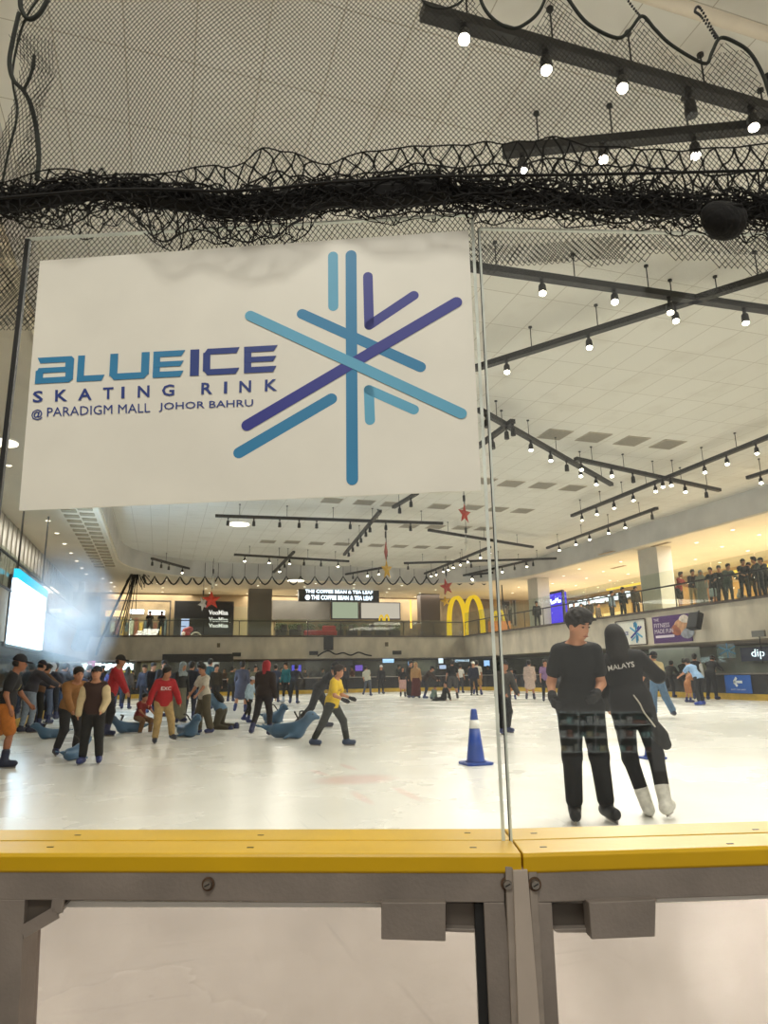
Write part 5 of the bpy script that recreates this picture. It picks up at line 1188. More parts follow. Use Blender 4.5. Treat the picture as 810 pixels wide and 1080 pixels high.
# right gallery face: posters, signs
def side_panel(x0, y0, x1, y1, X, mt, name, lb, cat, dep=.05, base=None):
    A, B, C_ = hX(x0, y1, X), hX(x1, y1, X), hX((x0 + x1) / 2, y0, X); ya, yb = A[1], B[1]; z0 = hX((x0 + x1) / 2, y1, X)[2]; z1 = C_[2]
    if base is not None: z0 = base
    root = thing(name, lb, cat, (X, (ya + yb) / 2, z0)); m_ = MB(); m_.box((X + dep / 2, (ya + yb) / 2, (z0 + z1) / 2), (dep, abs(ya - yb), z1 - z0)); m_.build('board', mt, root); return root, (ya, yb, z0, z1)
def side_text(parent, s, X, ya, yb, z0, z1, mt, bold=0., name='lettering'):
    m_ = MB(); add_text(m_, s, (X, ya, z0), (0, yb - ya, 0), (0, 0, z1 - z0), np.array([-1, 0, 0.]), bold, .012); return m_.build(name, mt, parent)
def lerp(a, b_, t): return a + (b_ - a) * t
root, (ya, yb, z0, z1) = side_panel(651.5, 654, 683, 680.5, 21.95, M['sign'], 'rink_poster', 'white poster with snowflake emblem on the right gallery face', 'poster')
m_ = MB()
for zc_ in (z0, z1): m_.bar((21.93, ya, zc_), (21.93, yb, zc_), .06, .05)
for yc in (ya, yb): m_.bar((21.93, yc, z0), (21.93, yc, z1), .06, .05)
m_.build('frame', M['edge'], root)
side_text(root, 'BLUEICE', 21.94, lerp(ya, yb, .08), lerp(ya, yb, .42), lerp(z0, z1, .42), lerp(z0, z1, .56), CM['deep'], .03)
cy_, cz_ = lerp(ya, yb, .68), lerp(z0, z1, .5); hr = (z1 - z0) * .42
for i, (a0, a1) in enumerate((((0, -1), (0, 1)), ((-.85, .5), (.85, -.5)), ((-.85, -.5), (.85, .5)), ((-.2, .95), (-.2, .5)), ((.2, .85), (.2, .3)), ((.2, .3), (.55, .55)), ((.2, -.8), (.2, -.3)), ((-.75, -.75), (-.15, -.4)))):
    m_ = MB(); m_.bar((21.935 - .002 * i, cy_ - a0[0] * hr, cz_ + a0[1] * hr), (21.935 - .002 * i, cy_ - a1[0] * hr, cz_ + a1[1] * hr), .085 if i < 3 else .06, .02, (1, 0, 0)); 
    m_.build('snowflake_bar', CM[('mid', 'light', 'navy')[i % 3]], root)
root, (ya, yb, z0, z1) = side_panel(690, 648.5, 730.5, 677.5, 21.95, mat('poster_purple', '#4d2d66', .5, noise=(2, .12)), 'fitness_poster', 'purple poster with white lettering beside the black loudspeaker', 'poster')
wp = mat('poster_white', '#ded2de', .5)
for s_, a0, a1, b0, b1 in (('THE', .06, .2, .82, .92), ('FITNESS', .06, .48, .58, .74), ('MADE FUN', .06, .56, .36, .52)): side_text(root, s_, 21.935, lerp(ya, yb, a0), lerp(ya, yb, a1), lerp(z0, z1, b0), lerp(z0, z1, b1), wp, .0)
m_ = MB(); m_.box((21.935, lerp(ya, yb, .32), lerp(z0, z1, .24)), (.01, abs(yb - ya) * .5, (z1 - z0) * .09)); m_.build('caption_bar', wp, root)
for i, (a0, b0, r_, colr) in enumerate(((.78, .55, .34, '#b98b66'), (.9, .35, .3, '#8b8f98'), (.66, .45, .26, '#9a5a42'), (.85, .78, .22, '#cfc2b4'))):
    m_ = MB(); m_.ball((21.94, lerp(ya, yb, a0), lerp(z0, z1, b0)), (.012, r_ * 1.5, r_), 12, 8); m_.build('poster_picture', mat('pic' + colr.strip('#'), colr, .5, noise=(5, .35)), root, True)
root, e = side_panel(793, 665, 806, 671.5, 21.9, mat('box_grey', '#6e6e6a', .5), 'sign_box', 'small grey sign box on the right gallery face near the picture edge', 'sign', .15)
m_ = MB(); m_.cyl((21.97, (e[0] + e[1]) / 2, e[2]), (21.97, (e[0] + e[1]) / 2, e[2] - 1.0), .015, n=6); m_.build('hanging_cable', M['black'], root)
# violet display, lit sign and warm strips on the right gallery
root, e = side_panel(578, 625.5, 597, 661, 25.2, emis('violet_panel', '#4632d8', 1.6), 'violet_display', 'violet glowing display beside the white column on the right gallery', 'display', .2, ZG)
m_ = MB()
for yc in (e[0], e[1]): m_.bar((25.15, yc, e[2]), (25.15, yc, e[3] + .1), .14, .14)
m_.bar((25.15, e[0], e[3] + .06), (25.15, e[1], e[3] + .06), .14, .14); m_.build('frame', M['dark'], root)
m_ = MB()
for k in range(6): yy = lerp(e[0], e[1], .15 + .13 * k); m_.box((25.12, yy, lerp(e[2], e[3], .78 + .04 * math.sin(k * 2))), (.05, .3, .16))
m_.build('lit_marks', whiteglow, root)
root, e = side_panel(600, 628, 668, 637, 33.78, mat('shop_header', '#5a4a38', .6), 'shop_header', 'shop header with a row of small white lit marks on the right gallery', 'shop sign', .2)
m_ = MB(); rr = random.Random(3)
for k in range(30): yy = lerp(e[0], e[1], .03 + .032 * k); m_.box((33.74, yy, lerp(e[2], e[3], .5 + rr.uniform(-.12, .12))), (.05, .28, .35 + rr.uniform(-.1, .15)))
m_.build('lit_marks', emis('shop_marks', '#eef4ff', 2.2), root)
root, e = side_panel(604, 640, 668, 662, 33.6, mat('warm_shop', '#c4a263', .6, noise=(.5, .4)), 'storefront', 'warm lit storefront under the row of white marks on the right gallery', 'storefront', .2, ZG)
for k in range(5):
    yy = lerp(e[0], e[1], .12 + .18 * k); m_ = MB(); m_.box((33.5, yy, lerp(e[2], e[3], .55)), (.1, 1.2, .9)); m_.build('lit_shelf', emis('warm_shelf', '#ffd68a', 1.5), root)
for (x0, x1, y, X_, lb) in ((640, 676, 620, 33.0, 'yellow light strip on the right gallery left of the white column'), (742, 815, 607, 33.0, 'yellow light strip on the right gallery behind the leaning spectators')):
    A, B = hX(x0, y + 2, X_), hX(x1, y - 3, X_); m_ = MB(); m_.bar((X_, A[1], A[2]), (X_, B[1], A[2]), .1, .16); m_.alone('light_strip', emis('yellow_strip', '#ffd257', 1.6), lb, 'light strip')
for i, (x0, y0, x1, y1, colr) in enumerate(((695, 605, 716, 640, '#e0d2b6'), (744, 612, 757, 640, '#8a5a30'), (772, 612, 800, 632, '#c99a4e'), (716, 614, 733, 640, '#b58a50'))):
    root, e = side_panel(x0, y0, x1, y1, 33.7 - i * .1, mat('shop_wall%d' % i, colr, .6, noise=(.8, .25)), 'shop_partition', ('cream shop partition right of the white column', 'brown shop partition behind the row of spectators', 'tan shop partition behind the rightmost spectators', 'ochre shop partition behind the red-shirted spectator')[i], 'partition', .1, ZG)

# lower level right
c = hX(705, 735, 24.0); m_ = MB(); m_.box((24.6, c[1], 1.12), (.9, 2.6, 2.36)); m_.alone('column', mat('pillar_grey', '#9fa09a', .6, noise=(1.5, .08)), 'broad grey pillar at ice level under the right gallery', 'column')
root, e = side_panel(717, 684, 727, 703, 26.8, emis('bright_doorway', '#f4f6ff', 2.4), 'lit_doorway', 'bright white lit doorway at ice level under the right gallery', 'doorway', .1)
m_ = MB()
for yc in (e[0], e[1]): m_.bar((26.75, yc, e[2]), (26.75, yc, e[3]), .1, .1)
m_.build('frame', M['steel'], root)
root, e = side_panel(782, 682, 830, 697, 26.4, mat('drink_shop', '#54597e', .5, noise=(.8, .3)), 'drink_shop_sign', 'shop sign with glowing letters dip at right', 'sign', .2)
side_text(root, 'dip', 26.38, hX(793, 690, 26.4)[1], hX(807, 690, 26.4)[1], hX(800, 695, 26.4)[2], hX(800, 684.5, 26.4)[2], emis('dip_letters', '#e6f6ff', 2.5), .0)
root, e = side_panel(757, 679, 776, 694, 22.02, glass('sticker_film', (.8, .85, .9), .25, '#b8c4cc'), 'glass_sticker', 'clear film with a blue snowflake on the rink glass above the blue arrow sign', 'sticker', .004)
cy_, cz_ = hX(767, 686, 22)[1], hX(767, 686, 22)[2]
for i, a in enumerate((0, PI / 3, 2 * PI / 3)):
    m_ = MB(); m_.bar((22.0, cy_ + .5 * math.sin(a), cz_ + .3 * math.cos(a)), (22.0, cy_ - .5 * math.sin(a), cz_ - .3 * math.cos(a)), .05, .01, (1, 0, 0)); m_.build('snowflake_bar', mat('sticker_blue', '#4a7ea0', .5), root)
# lower level far: header box, screens, counters
o, e = wall_panel(171, 690, 246, 698, 48.65, M['dark'], 'header_box', 'black header box under the far gallery, left of centre', 'header', .8)
root, e = wall_panel(80, 699, 142, 707.5, 51.5, mat('kiosk_header', '#3a4148', .5), 'kiosk_sign', 'brightly lit white kiosk sign behind the crowd at left', 'sign', .3)
m_ = MB(); rr = random.Random(5)
for k in range(26): m_.box((lerp(e[0], e[1], .03 + .037 * k), 51.47, lerp(e[2], e[3], .5 + rr.uniform(-.1, .1))), (.13, .06, .42))
m_.build('lit_marks', emis('kiosk_light', '#dff2ff', 5), root)
o, e = wall_panel(126, 707, 141, 716, 51.4, emis('kiosk_window', '#e8d070', .9), 'kiosk_window', 'yellow lit kiosk window at the right end of the white kiosk sign', 'window', .1, None, M['steel'])
o, e = wall_panel(92, 697, 100, 705, 50.9, emis('pink_sign', '#f08ad8', 1.6), 'pink_sign', 'small pink glowing sign at the left end of the kiosk sign', 'sign', .1)
o, e = wall_panel(208, 697, 231, 704.5, 52.9, emis('white_board2', '#d9d2cc', .8), 'lit_board', 'whitish lit board above the tall teal shirted man', 'lit board', .1, None, M['steel'])
scr = [(307, 318, 701, 710, '#4a46c0', 'violet monitor behind the rink, leftmost of the dark rental area'), (374, 383, 701, 708, '#6a4ab0', 'violet monitor left of the leaning pale shirted skater'), (403, 416, 693, 699.5, '#a8d0ff', 'wide bright blue monitor under the far gallery'), (462, 468, 692, 700, '#dff0ff', 'upright white monitor left of the black shirted skater'), (463, 471, 701, 706, '#aab6d8', 'pale grey notice below the upright white monitor'), (510, 517, 696, 703, '#9fc4ff', 'light blue monitor above the white shirted skater'), (430, 434, 697, 702, '#78b8ff', 'small blue monitor above the girl in pink')]
for x0, x1, y0, y1, cc, lb in scr:
    o, e = wall_panel(x0, y0, x1, y1, 52.94, emis('monitor' + cc, cc, 1.5), 'monitor', lb, 'monitor', .06, None, M['black'])
for i, (x0, x1, cc) in enumerate(((145, 200, '#5a4a3c'), (232, 300, '#5c5048'), (304, 400, '#3c3b44'), (405, 545, '#4b4a4c'))):
    o, e = wall_panel(x0, 709, x1, 722, 51.0 + .3 * i, mat('rental_counter%d' % i, cc, .5, noise=(2, .3)), 'rental_counter', 'dark rental counter behind the far boards, %s from left' % ordw[i], 'counter', .7, base=0)
for i, (x0, x1, cc) in enumerate(((148, 170, '#8d8466'), (246, 262, '#77705f'), (438, 460, '#74776c'), (520, 560, '#8f8c80'), (354, 372, '#6a6878'))):
    o, e = wall_panel(x0, 695.5, x1, 712, 52.9, mat('back_panel%d' % i, cc, .6, noise=(1.5, .25)), 'wall_board', 'pale board on the dark wall under the far gallery, %s from left' % ordw[i], 'board', .1)

# ------------------------------------------------------------------ the glowing screen on the left gallery
XS = -4.35; A, B = hX(11, 678, XS), hX(44.5, 682, XS); C_ = hX(44.5, 628, XS)
root = thing('led_screen', 'big glowing white screen hung on the left gallery', 'screen', (XS, (A[1] + B[1]) / 2, 2.3))
m_ = MB(); m_.box((XS - .06, (A[1] + B[1]) / 2, (2.3 + C_[2]) / 2), (.1, B[1] - A[1], C_[2] - 2.3)); sm = emis('led_screen_on', '#c4e2ff', 17.0); sm.cycles.emission_sampling = 'AUTO'; m_.build('lit_face', sm, root)
m_ = MB(); m_.box((XS - .16, (A[1] + B[1]) / 2, (2.3 + C_[2]) / 2), (.1, B[1] - A[1] + .3, C_[2] - 2.1)); m_.build('housing', M['black'], root)
m_ = MB(); m_.box((XS - .04, (A[1] + B[1]) / 2, C_[2] + .17), (.14, B[1] - A[1], .26)); m_.build('cyan_header', emis('led_cyan', '#30c8f0', 1.6), root)
for yy in (A[1] + .6, B[1] - .6): m_ = MB(); m_.cyl((XS - .12, yy, C_[2] + .1), (XS - .12, yy, ZSOF), .03, n=6); m_.build('hanging_rod', M['black'], root)

# ------------------------------------------------------------------ far boards around the rink
def rboard(a, b_, lb, grp):
    a = np.array([a[0], a[1], 0.]); b_ = np.array([b_[0], b_[1], 0.]); d = b_ - a; L_ = np.linalg.norm(d); d = d / L_; nn = np.array([-d[1], d[0], 0]); root = thing('dasher_board', lb, 'rink board', (a + b_) / 2, 0, grp)
    e0, e1 = a + d * .01, b_ - d * .01
    m_ = MB(); m_.bar(e0 + zz * .12, e1 + zz * .12, .05, .24); m_.build('kick_plate', M['kick'], root)
    m_ = MB(); m_.hexa([e0 + zz * .24, e1 + zz * .24, e1 + zz * .98, e0 + zz * .98], nn * .012); m_.build('panel', M['bpanel'], root)
    m_ = MB(); m_.bar(e0 + zz * 1.01, e1 + zz * 1.01, .09, .06); m_.build('cap_rail', M['steel'], root)
    for q in (e0 + d * .05, e1 - d * .05): m_ = MB(); m_.bar(q + nn * .03 + zz * .22, q + nn * .03 + zz * .98, .05, .05, nn); m_.build('post', M['steel'], root)
    m_ = MB(); m_.hexa([e0 + zz * 1.04, e1 + zz * 1.04, e1 + zz * 2.1, e0 + zz * 2.1], nn * .01); m_.build('glass_panel', M['bal'], root)
pp = [np.array(p) for p in path]; runs = []
for i in range(len(pp) - 1):
    L_ = np.linalg.norm(pp[i + 1] - pp[i]); k = max(1, int(round(L_ / 3.0)))
    for j in range(k): runs.append((pp[i] + (pp[i + 1] - pp[i]) * j / k, pp[i] + (pp[i + 1] - pp[i]) * (j + 1) / k))
for a, b_ in runs:
    m = (a + b_) / 2
    if m[1] < 14: continue
    if m[0] < XL + .2: rboard(a, b_, 'clear rink board with yellow kick plate along the left side behind the crowd', 'rink boards along the left')
    elif m[0] > XR - .2: rboard(a, b_, 'grey rink board with yellow kick plate along the right side', 'rink boards along the right')
    else: rboard(a, b_, 'grey rink board with yellow kick plate along the far end', 'rink boards along the far end')
root, e = side_panel(766, 712, 793.5, 731, 21.88, mat('sign_blue', '#1d5bb0', .45, noise=(3, .08)), 'arrow_sign', 'blue sign with a white left arrow on the right boards', 'sign', .02)
ya, yb, z0, z1 = e; wm = mat('arrow_white', '#e8eef2', .5); cz_ = lerp(z0, z1, .62); c0, c1 = lerp(ya, yb, .36), lerp(ya, yb, .68); hh = (z1 - z0) * .24
m_ = MB(); m_.bar((21.87, c0, cz_), (21.87, c1, cz_), .10, .012, (1, 0, 0))
for s_ in (-1, 1): m_.bar((21.87, c0, cz_), (21.87, c0 + (yb - ya) * .12, cz_ + s_ * hh), .10, .012, (1, 0, 0))
m_.build('arrow', wm, root); side_text(root, 'EXIT THIS WAY', 21.872, lerp(ya, yb, .24), lerp(ya, yb, .8), lerp(z0, z1, .16), lerp(z0, z1, .23), wm)
root, e = wall_panel(529, 711.5, 554, 724.5, 46.445, mat('lightblue_banner', '#a8d2e6', .5, noise=(3, .06)), 'banner', 'light blue banner on the far boards beside the glass seam', 'banner', .03)

# ------------------------------------------------------------------ cones and seal-shaped skating aids
def cone(c, h, lb, band=True):
    t = thing('traffic_cone', lb, 'traffic cone', c); q = h / .75; bl = mat('cone_blue', '#17429c', .45, noise=(6, .1)); P = lambda z: (.135 - .095 * z / .75) * q
    m_ = MB(); R = .20 * q; k = [(R, .75 * R), (.75 * R, R), (-.75 * R, R), (-R, .75 * R), (-R, -.75 * R), (-.75 * R, -R), (.75 * R, -R), (R, -.75 * R)]
    m_.prism(k, (0, 0, 0), (1, 0, 0), (0, 1, 0), (0, 0, 1), .035 * q); m_.build('base', bl, t, bevel=.006, local=True)
    m_ = MB(); m_.tube([(0, 0, z * q) for z in (.03, .06, .2, .50)], [.155 * q, P(.06), P(.2), P(.50)], 24); m_.build('cone_body', bl, t, True, local=True)
    m_ = MB(); m_.tube([(0, 0, .485 * q), (0, 0, .60 * q)], [P(.485) + .004, P(.60) + .004], 24); m_.build('white_band', M['white'], t, True, local=True)
    m_ = MB(); m_.tube([(0, 0, .595 * q), (0, 0, .73 * q), (0, 0, .75 * q)], [P(.595), P(.73), P(.73) * .8], 24); m_.build('cone_tip', bl, t, True, local=True)
cone(hz(502, 806), .74, 'blue traffic cone with a white band standing alone on the ice')
cone(hz(688, 800), .60, 'blue traffic cone half hidden behind the couple')
sealm = mat('seal_plastic', '#44698a', .4, noise=(4, .12))
def seal(c, rz_, lb, sc=1.0):
    t = thing('skating_aid', lb, 'skating aid', c, rz_, None); q = sc
    pr = [Cap((-.30 * q, 0, .16 * q), (.15 * q, 0, .17 * q), .15 * q, .17 * q, .08), Cap((.15 * q, 0, .18 * q), (.42 * q, 0, .40 * q), .15 * q, .10 * q, .08), Ell((.47 * q, 0, .47 * q), np.array([.13, .105, .10]) * q, k=.05), Cap((.52 * q, 0, .45 * q), (.64 * q, 0, .43 * q), .06 * q, .045 * q, .04),
          Cap((-.30 * q, 0, .15 * q), (-.58 * q, 0, .22 * q), .11 * q, .05 * q, .06)]
    for s_ in (-1, 1): pr += [Cap((-.56 * q, 0, .22 * q), (-.72 * q, s_ * .15 * q, .27 * q), .035 * q, .03 * q, .03), Cap((.12 * q, s_ * .10 * q, .10 * q), (.0, s_ * .32 * q, .035 * q), .05 * q, .03 * q, .04)]
    f_ = Field(*bounds(pr), .025); f_.put(pr); f_.cut((0, 0, .005), (0, 0, -1)); sdf_obj(f_, 'seal_body', sealm, t, 2)
    m_ = MB(); m_.tube(smooth_pts([(.2 * q, -.22 * q, .55 * q), (.16 * q, -.12 * q, .53 * q), (.22 * q, 0, .36 * q), (.16 * q, .12 * q, .53 * q), (.2 * q, .22 * q, .55 * q)]), .018 * q, 8); m_.build('handle_bar', M['black'], t, True, local=True)
    for s_ in (-1, 1): m_ = MB(); m_.ball((.55 * q, s_ * .075 * q, .50 * q), .016 * q, 8, 6); m_.build('eye', M['black'], t, True, local=True)
    return t
def camrot(face, c):
    fd = c[:2] / np.linalg.norm(c[:2]); rd = np.array([fd[1], -fd[0]]); a = face * D2R; d = -math.cos(a) * fd + math.sin(a) * rd; return math.atan2(d[1], d[0])
for px, py, fc_, sc_, lb in ((52, 779, -75, .62, 'blue seal-shaped skating aid lying beside the kneeling tan-jacketed skater'), (80, 801, 150, .62, 'blue seal-shaped skating aid in front of the tan-jacketed skater'),
                        (134, 773, -80, .72, 'blue seal-shaped skating aid ridden by the child in dark red'), (198, 777, 25, .85, 'blue seal-shaped skating aid pushed by the white-shirted boy'), (289, 763, 35, .9, 'blue seal-shaped skating aid behind the skater with the red hood'), (306, 779, 65, .95, 'biggest blue seal-shaped skating aid left of the boy in yellow')):
    c = hz(px, py); seal(c, camrot(fc_, c), lb, sc_)

# ------------------------------------------------------------------ the people
def dist_h(px, py, hpx):  # height in metres of something hpx pixels tall standing at that pixel
    return hpx * depth(hz(px, py)) / F
BLK, DK, NAVY = '#17171a', '#26262b', '#1e2438'
# the couple nearest the glass
person('boy in black t-shirt and trousers skating beside the girl, facing the camera', hz(621, 866), 1.70, 12,
       dict(lean=3, hy=34, hp=14, sw=.90, RL=(3, 2, -2, 1), LL=(2, 5, -4, 5), RA=(-10, 15, 60, 8), LA=(4, 6, 66, -24)), ('tee', '#0e0f11', .06, .9), ('pants', '#141416', .022), ('skate', '#1b1c1f'), ('bushy', '#1a1411'), 'skin', .0085, None, eyes=True, glove='#111114', fingers=True)
girl = person('girl in a black jacket with white lettering on her back, beside the boy', hz(696, 862), 1.62, 176,
       dict(lean=6, hy=18, hp=4, RL=(6, 1, -16, -2), LL=(4, 6, 0, -6), sw=.92, RA=(40, 26, 110, -30), LA=(14, 18, 55, 2)), ('long', '#151416', .10, 1.5), ('pants', '#17171a', .010), ('skate', '#d8d5cc'), ('long', '#17120f'), 'skin', .0085, None, tilt=-9.0, fingers=True,
       back_text=('MALAYS', '#cfcac2', .225, .050, .235, .01))
pr = [Cap((.09, -.02, .86), (.17, -.02, .66), .05, .075, .05), Cap((.12, .02, .80), (.20, .0, .58), .03, .05, .04), Cap((-.10, -.02, .90), (.12, -.03, .88), .05, .05, .05)]
f_ = Field(*bounds(pr), .010); f_.put(pr); sdf_obj(f_, 'tied_jacket', mat('cloth_tied', '#22211f', .9, noise=(12, .3), bump=(14, .4)), girl, 2)
m_ = MB(); m_.tube(smooth_pts([(.05, -.12, 1.03), (.085, -.13, .95), (.10, -.135, .88), (.135, -.12, .80), (.16, -.10, .74)]), .007, 6); m_.build('drawstring', mat('pale_string', '#b9b2a4', .7), girl, True, local=True)
W = dict(vox=.018)
WALK = dict(lean=10, RL=(16, 4, -6, 3), LL=(-12, 5, -34, 4), RA=(-14, 12, 20, 5), LA=(22, 10, 40, 4))
GLIDE = dict(lean=16, RL=(18, 6, -14, 5), LL=(6, 8, -24, 7), RA=(20, 14, 40, 6), LA=(20, 14, 40, 6))
BEND = dict(lean=52, hp=-20, RL=(22, 6, -18, 4), LL=(12, 8, -22, 6), RA=(40, 8, 55, 4), LA=(40, 8, 55, 4))
LEANR = dict(lean=20, RL=(8, 5, -8, 4), LL=(4, 6, -10, 5), RA=(50, 10, 70, -10), LA=(50, 10, 70, -10))
# left side
person('skater in black cap, black jersey and orange shorts at the left picture edge', hz(-1, 810), 1.56, 85, dict(WALK, hy=0), ('tee', '#1b1b20', .05, 1.5), ('shorts', '#b46a28', .016), ('skate', '#20263e'), ('cap', '#1a1a22'), 'skin2', eyes=True, front_text=('Z', '#b8ac58', .18, .10, .2, .02), **W)
person('skater in a mottled dark jacket and pale jeans behind the one with orange shorts', hz(27, 773), 1.66, 120, LEANR, ('jacket', '#3b3a44'), ('pants', '#8b98ab', .012), ('skate', '#222845'), ('cap', '#22202a'), **W)
person('skater in a brown jacket by the left boards', hz(36, 768), 1.6, 130, LEANR, ('jacket', '#6a4a33'), ('pants', '#20201f'), ('skate', '#26315c'), **W)
person('person in a white hood and navy jacket in the left crowd', hz(45, 764), 1.66, 150, LEANR, ('hoodie', '#242a40'), ('pants', '#5b6a86'), ('skate', '#26315c'), ('hood', '#cfdcec'), **W)
for i, (px, py, h_, tc, lb, hr) in enumerate(((53, 759, 1.64, '#20263a', 'person in dark navy right behind the white hood in the left crowd', 'short'), (58, 757, 1.7, '#33272b', 'person in dark maroon top in the left crowd', 'short'), (64, 755, 1.62, '#1c2233', 'person in black-blue hoodie in the left crowd', 'hijab'), (70, 753, 1.72, '#2b2f45', 'person in slate jacket at the right end of the left crowd', 'short'), (50, 752, 1.68, '#4a3030', 'person in dark reddish top at the back of the left crowd', 'short'), (92, 748, 1.7, '#1f2230', 'person in black with a dark cap behind the varsity jacket', 'cap'), (103, 747, 1.66, '#2c2a38', 'person in dark clothes behind the red hoodie', 'short'), (108, 750, 1.6, '#4a4a78', 'person in violet blue top left of the red hoodie', 'long'))):
    person(lb, hz(px, py), h_, 160 - 25 * i % 90, LEANR if i % 2 else None, ('hoodie', tc), ('pants', ('#23262f', '#3e4e6a')[i % 2]), ('skate', '#26315c'), (hr, '#14100e' if hr != 'hijab' else '#1b1d2a'), vox=.024)
for i, (px, py, h_, tc, lb, hr) in enumerate(((34, 757, 1.7, '#23242e', 'person in black behind the brown jacket in the left crowd', 'short'), (41, 753, 1.66, '#3b3f52', 'person in grey blue behind the white hood', 'short'), (77, 754, 1.62, '#20232f', 'person in black right behind the tan hooded jacket', 'short'), (84, 750, 1.7, '#342a2c', 'person in dark brown between the tan jacket and the varsity jacket', 'short'), (124, 746, 1.66, '#23262e', 'person in black at the far boards right of the red hoodie', 'short'), (132, 748, 1.6, '#4a4038', 'person in brown at the far boards over the child on the seal', 'long'), (179, 756, 1.6, '#282a34', 'person in black hugging the right side of the red sweater boy', 'short'), (207, 750, 1.68, '#2b3348', 'person in dark blue left of the teal shirted man', 'short'), (226, 748, 1.6, '#353029', 'person in dark olive right of the teal shirted man', 'short'), (310, 742, 1.64, '#2a2c36', 'person in dark grey right of the teal long-sleeved top', 'short'), (20, 764, 1.68, '#262833', 'person in black at the left boards beside the mottled jacket', 'cap'))):
    person(lb, hz(px, py), h_, (20, 160, -40, 120)[i % 4], LEANR if i % 3 == 0 else None, ('hoodie' if i % 2 else 'long', tc), ('pants', ('#1e2026', '#46536c', '#2a2a2e')[i % 3]), ('skate', '#26315c'), (hr, '#14100e'), vox=.024)
person('skater in a tan hooded jacket bending over a blue seal aid', hz(70, 796), 1.5, 20, dict(lean=26, hp=-26, RL=(28, 8, -30, 6), LL=(20, 8, -36, 6), RA=(40, 6, 30, -12), LA=(40, 6, 30, -12)), ('hoodie', '#96683a', .05, 1.2), ('pants', '#22242a', .018), ('skate', '#232a52'), eyes=True, **W)
person('teenager in a brown varsity jacket with cream sleeves and black trousers', hz(95, 806), 1.36, -12, dict(STAND, hp=-14, RA=(2, 12, 12, 4), LA=(18, 12, 40, -10)), ('vest', '#3a2420', .04, 1.0, '#cdb78f'), ('pants', '#17181b', .02), ('skate', '#28346c'), ('cap', '#1b1a20'), eyes=True, **W)
person('tall skater in a red hoodie behind the varsity jacket', hz(113, 776), 1.70, 75, dict(lean=14, hp=-8, RL=(14, 5, -10, 4), LL=(-4, 5, -22, 4), RA=(34, 10, 30, -4), LA=(20, 12, 26, 2)), ('hoodie', '#b01f2a', .05), ('pants', '#23232b'), ('skate', '#232c54'), ('cap', '#17161a'), **W)
person('child in dark red sitting on the blue seal aid', hz(146, 772), 1.15, 40, dict(lean=18, hp=-10, pz=.30, RL=(75, 12, -10, 6), LL=(75, 12, -10, 6), RA=(38, 12, 55, -6), LA=(38, 12, 55, -6)), ('tee', '#7c2020', .02, 1.3), ('pants', '#7a5a3c', .014), ('skate', '#2a3868'), **W)
person('boy in a red sweater with white letters and khaki trousers', hz(170, 784), 1.38, 15, dict(lean=8, hy=45, RL=(8, 5, -8, 4), LL=(14, 12, -26, 12), RA=(4, 26, 16, 16), LA=(6, 22, 24, 12)), ('long', '#b0202a', .06, 1.8), ('pants', '#b79a68', .022), ('skate', '#3b4250'), eyes=True, front_text=('EXC', '#f0e6e2', .19, .07, .19, .02), **W)
person('man in dark clothes looking out over the red sweater boy', hz(170, 752), 1.72, 10, None, ('hoodie', '#23242c'), ('pants', '#20222a'), eyes=True, vox=.024)
person('person in black with a lamp glint, left of the red sweater boy', hz(158, 752), 1.66, 30, None, ('hoodie', '#1d1f28'), ('pants', '#1d1e24'), vox=.024)
person('person in dark jacket with fringe left of the red sweater', hz(151, 750), 1.62, -30, None, ('jacket', '#2b2d3a'), ('pants', '#2a2c36'), vox=.024)
person('woman in a grey headscarf and dark top with an olive skirt', hz(188, 762), 1.58, 40, dict(STAND, lean=6), ('long', '#25272b', .05), ('long', '#6d6a58'), ('skate', '#2a335a'), ('hijab', '#8d9698'), eyes=True, **W)
person('person in black standing between the grey headscarf and the white-shirted boy', hz(199, 759), 1.6, 160, None, ('hoodie', '#1e2130'), ('pants', '#23273c'), vox=.024)
person('boy in a white t-shirt and loose khaki trousers holding a seal aid', hz(214, 774), 1.45, -60, dict(lean=6, hy=10, RL=(10, 4, -2, 3), LL=(-2, 5, -16, 4), RA=(26, 8, 40, -4), LA=(30, 10, 44, 0)), ('tee', '#cfc7b8', .05, 1.4), ('wide', '#5e5645', .018), ('skate', '#27346a'), eyes=True, **W)
person('tall man in a teal shirt in front of the whitish lit board', hz(219, 745), 1.86, 150, None, ('tee', '#2c5058', .05), ('pants', '#1f2226'), vox=.024)
person('kneeling skater in a blue grey shirt and olive trousers', hz(233, 769), 1.5, -110, dict(lean=44, hp=-16, pz=.30, RL=(10, 8, -88, 4), LL=(14, 8, -80, 4), RA=(34, 10, 30, 0), LA=(30, 10, 30, 0)), ('tee', '#5f7f9c', .04, 1.6), ('pants', '#4a4538', .02), ('skate', '#27325e'), bag='#1b1b1d', **W)
person('person in a long grey outfit skating away left of the pale blue child', hz(254, 752), 1.66, 170, dict(WALK, lean=4), ('dress', '#565a70', .16), ('skirt', '#565a70'), ('skate', '#27346a'), ('short', '#14100e'), **W)
person('child in a pale blue top and black leggings', hz(262, 762), 1.18, 60, WALK, ('long', '#a9c0d0', .03), ('pants', '#17181c', .004), ('skate', '#2a3a78'), ('cap', '#c9ccd2'), **W)
person('skater in black with a red hood in front of the blue seal aids', hz(277, 776), 1.52, 160, dict(WALK, lean=12), ('jacket', '#24191d', .04), ('pants', '#201d26', .01), ('skate', '#232d5c'), ('hood', '#a32430'), **W)
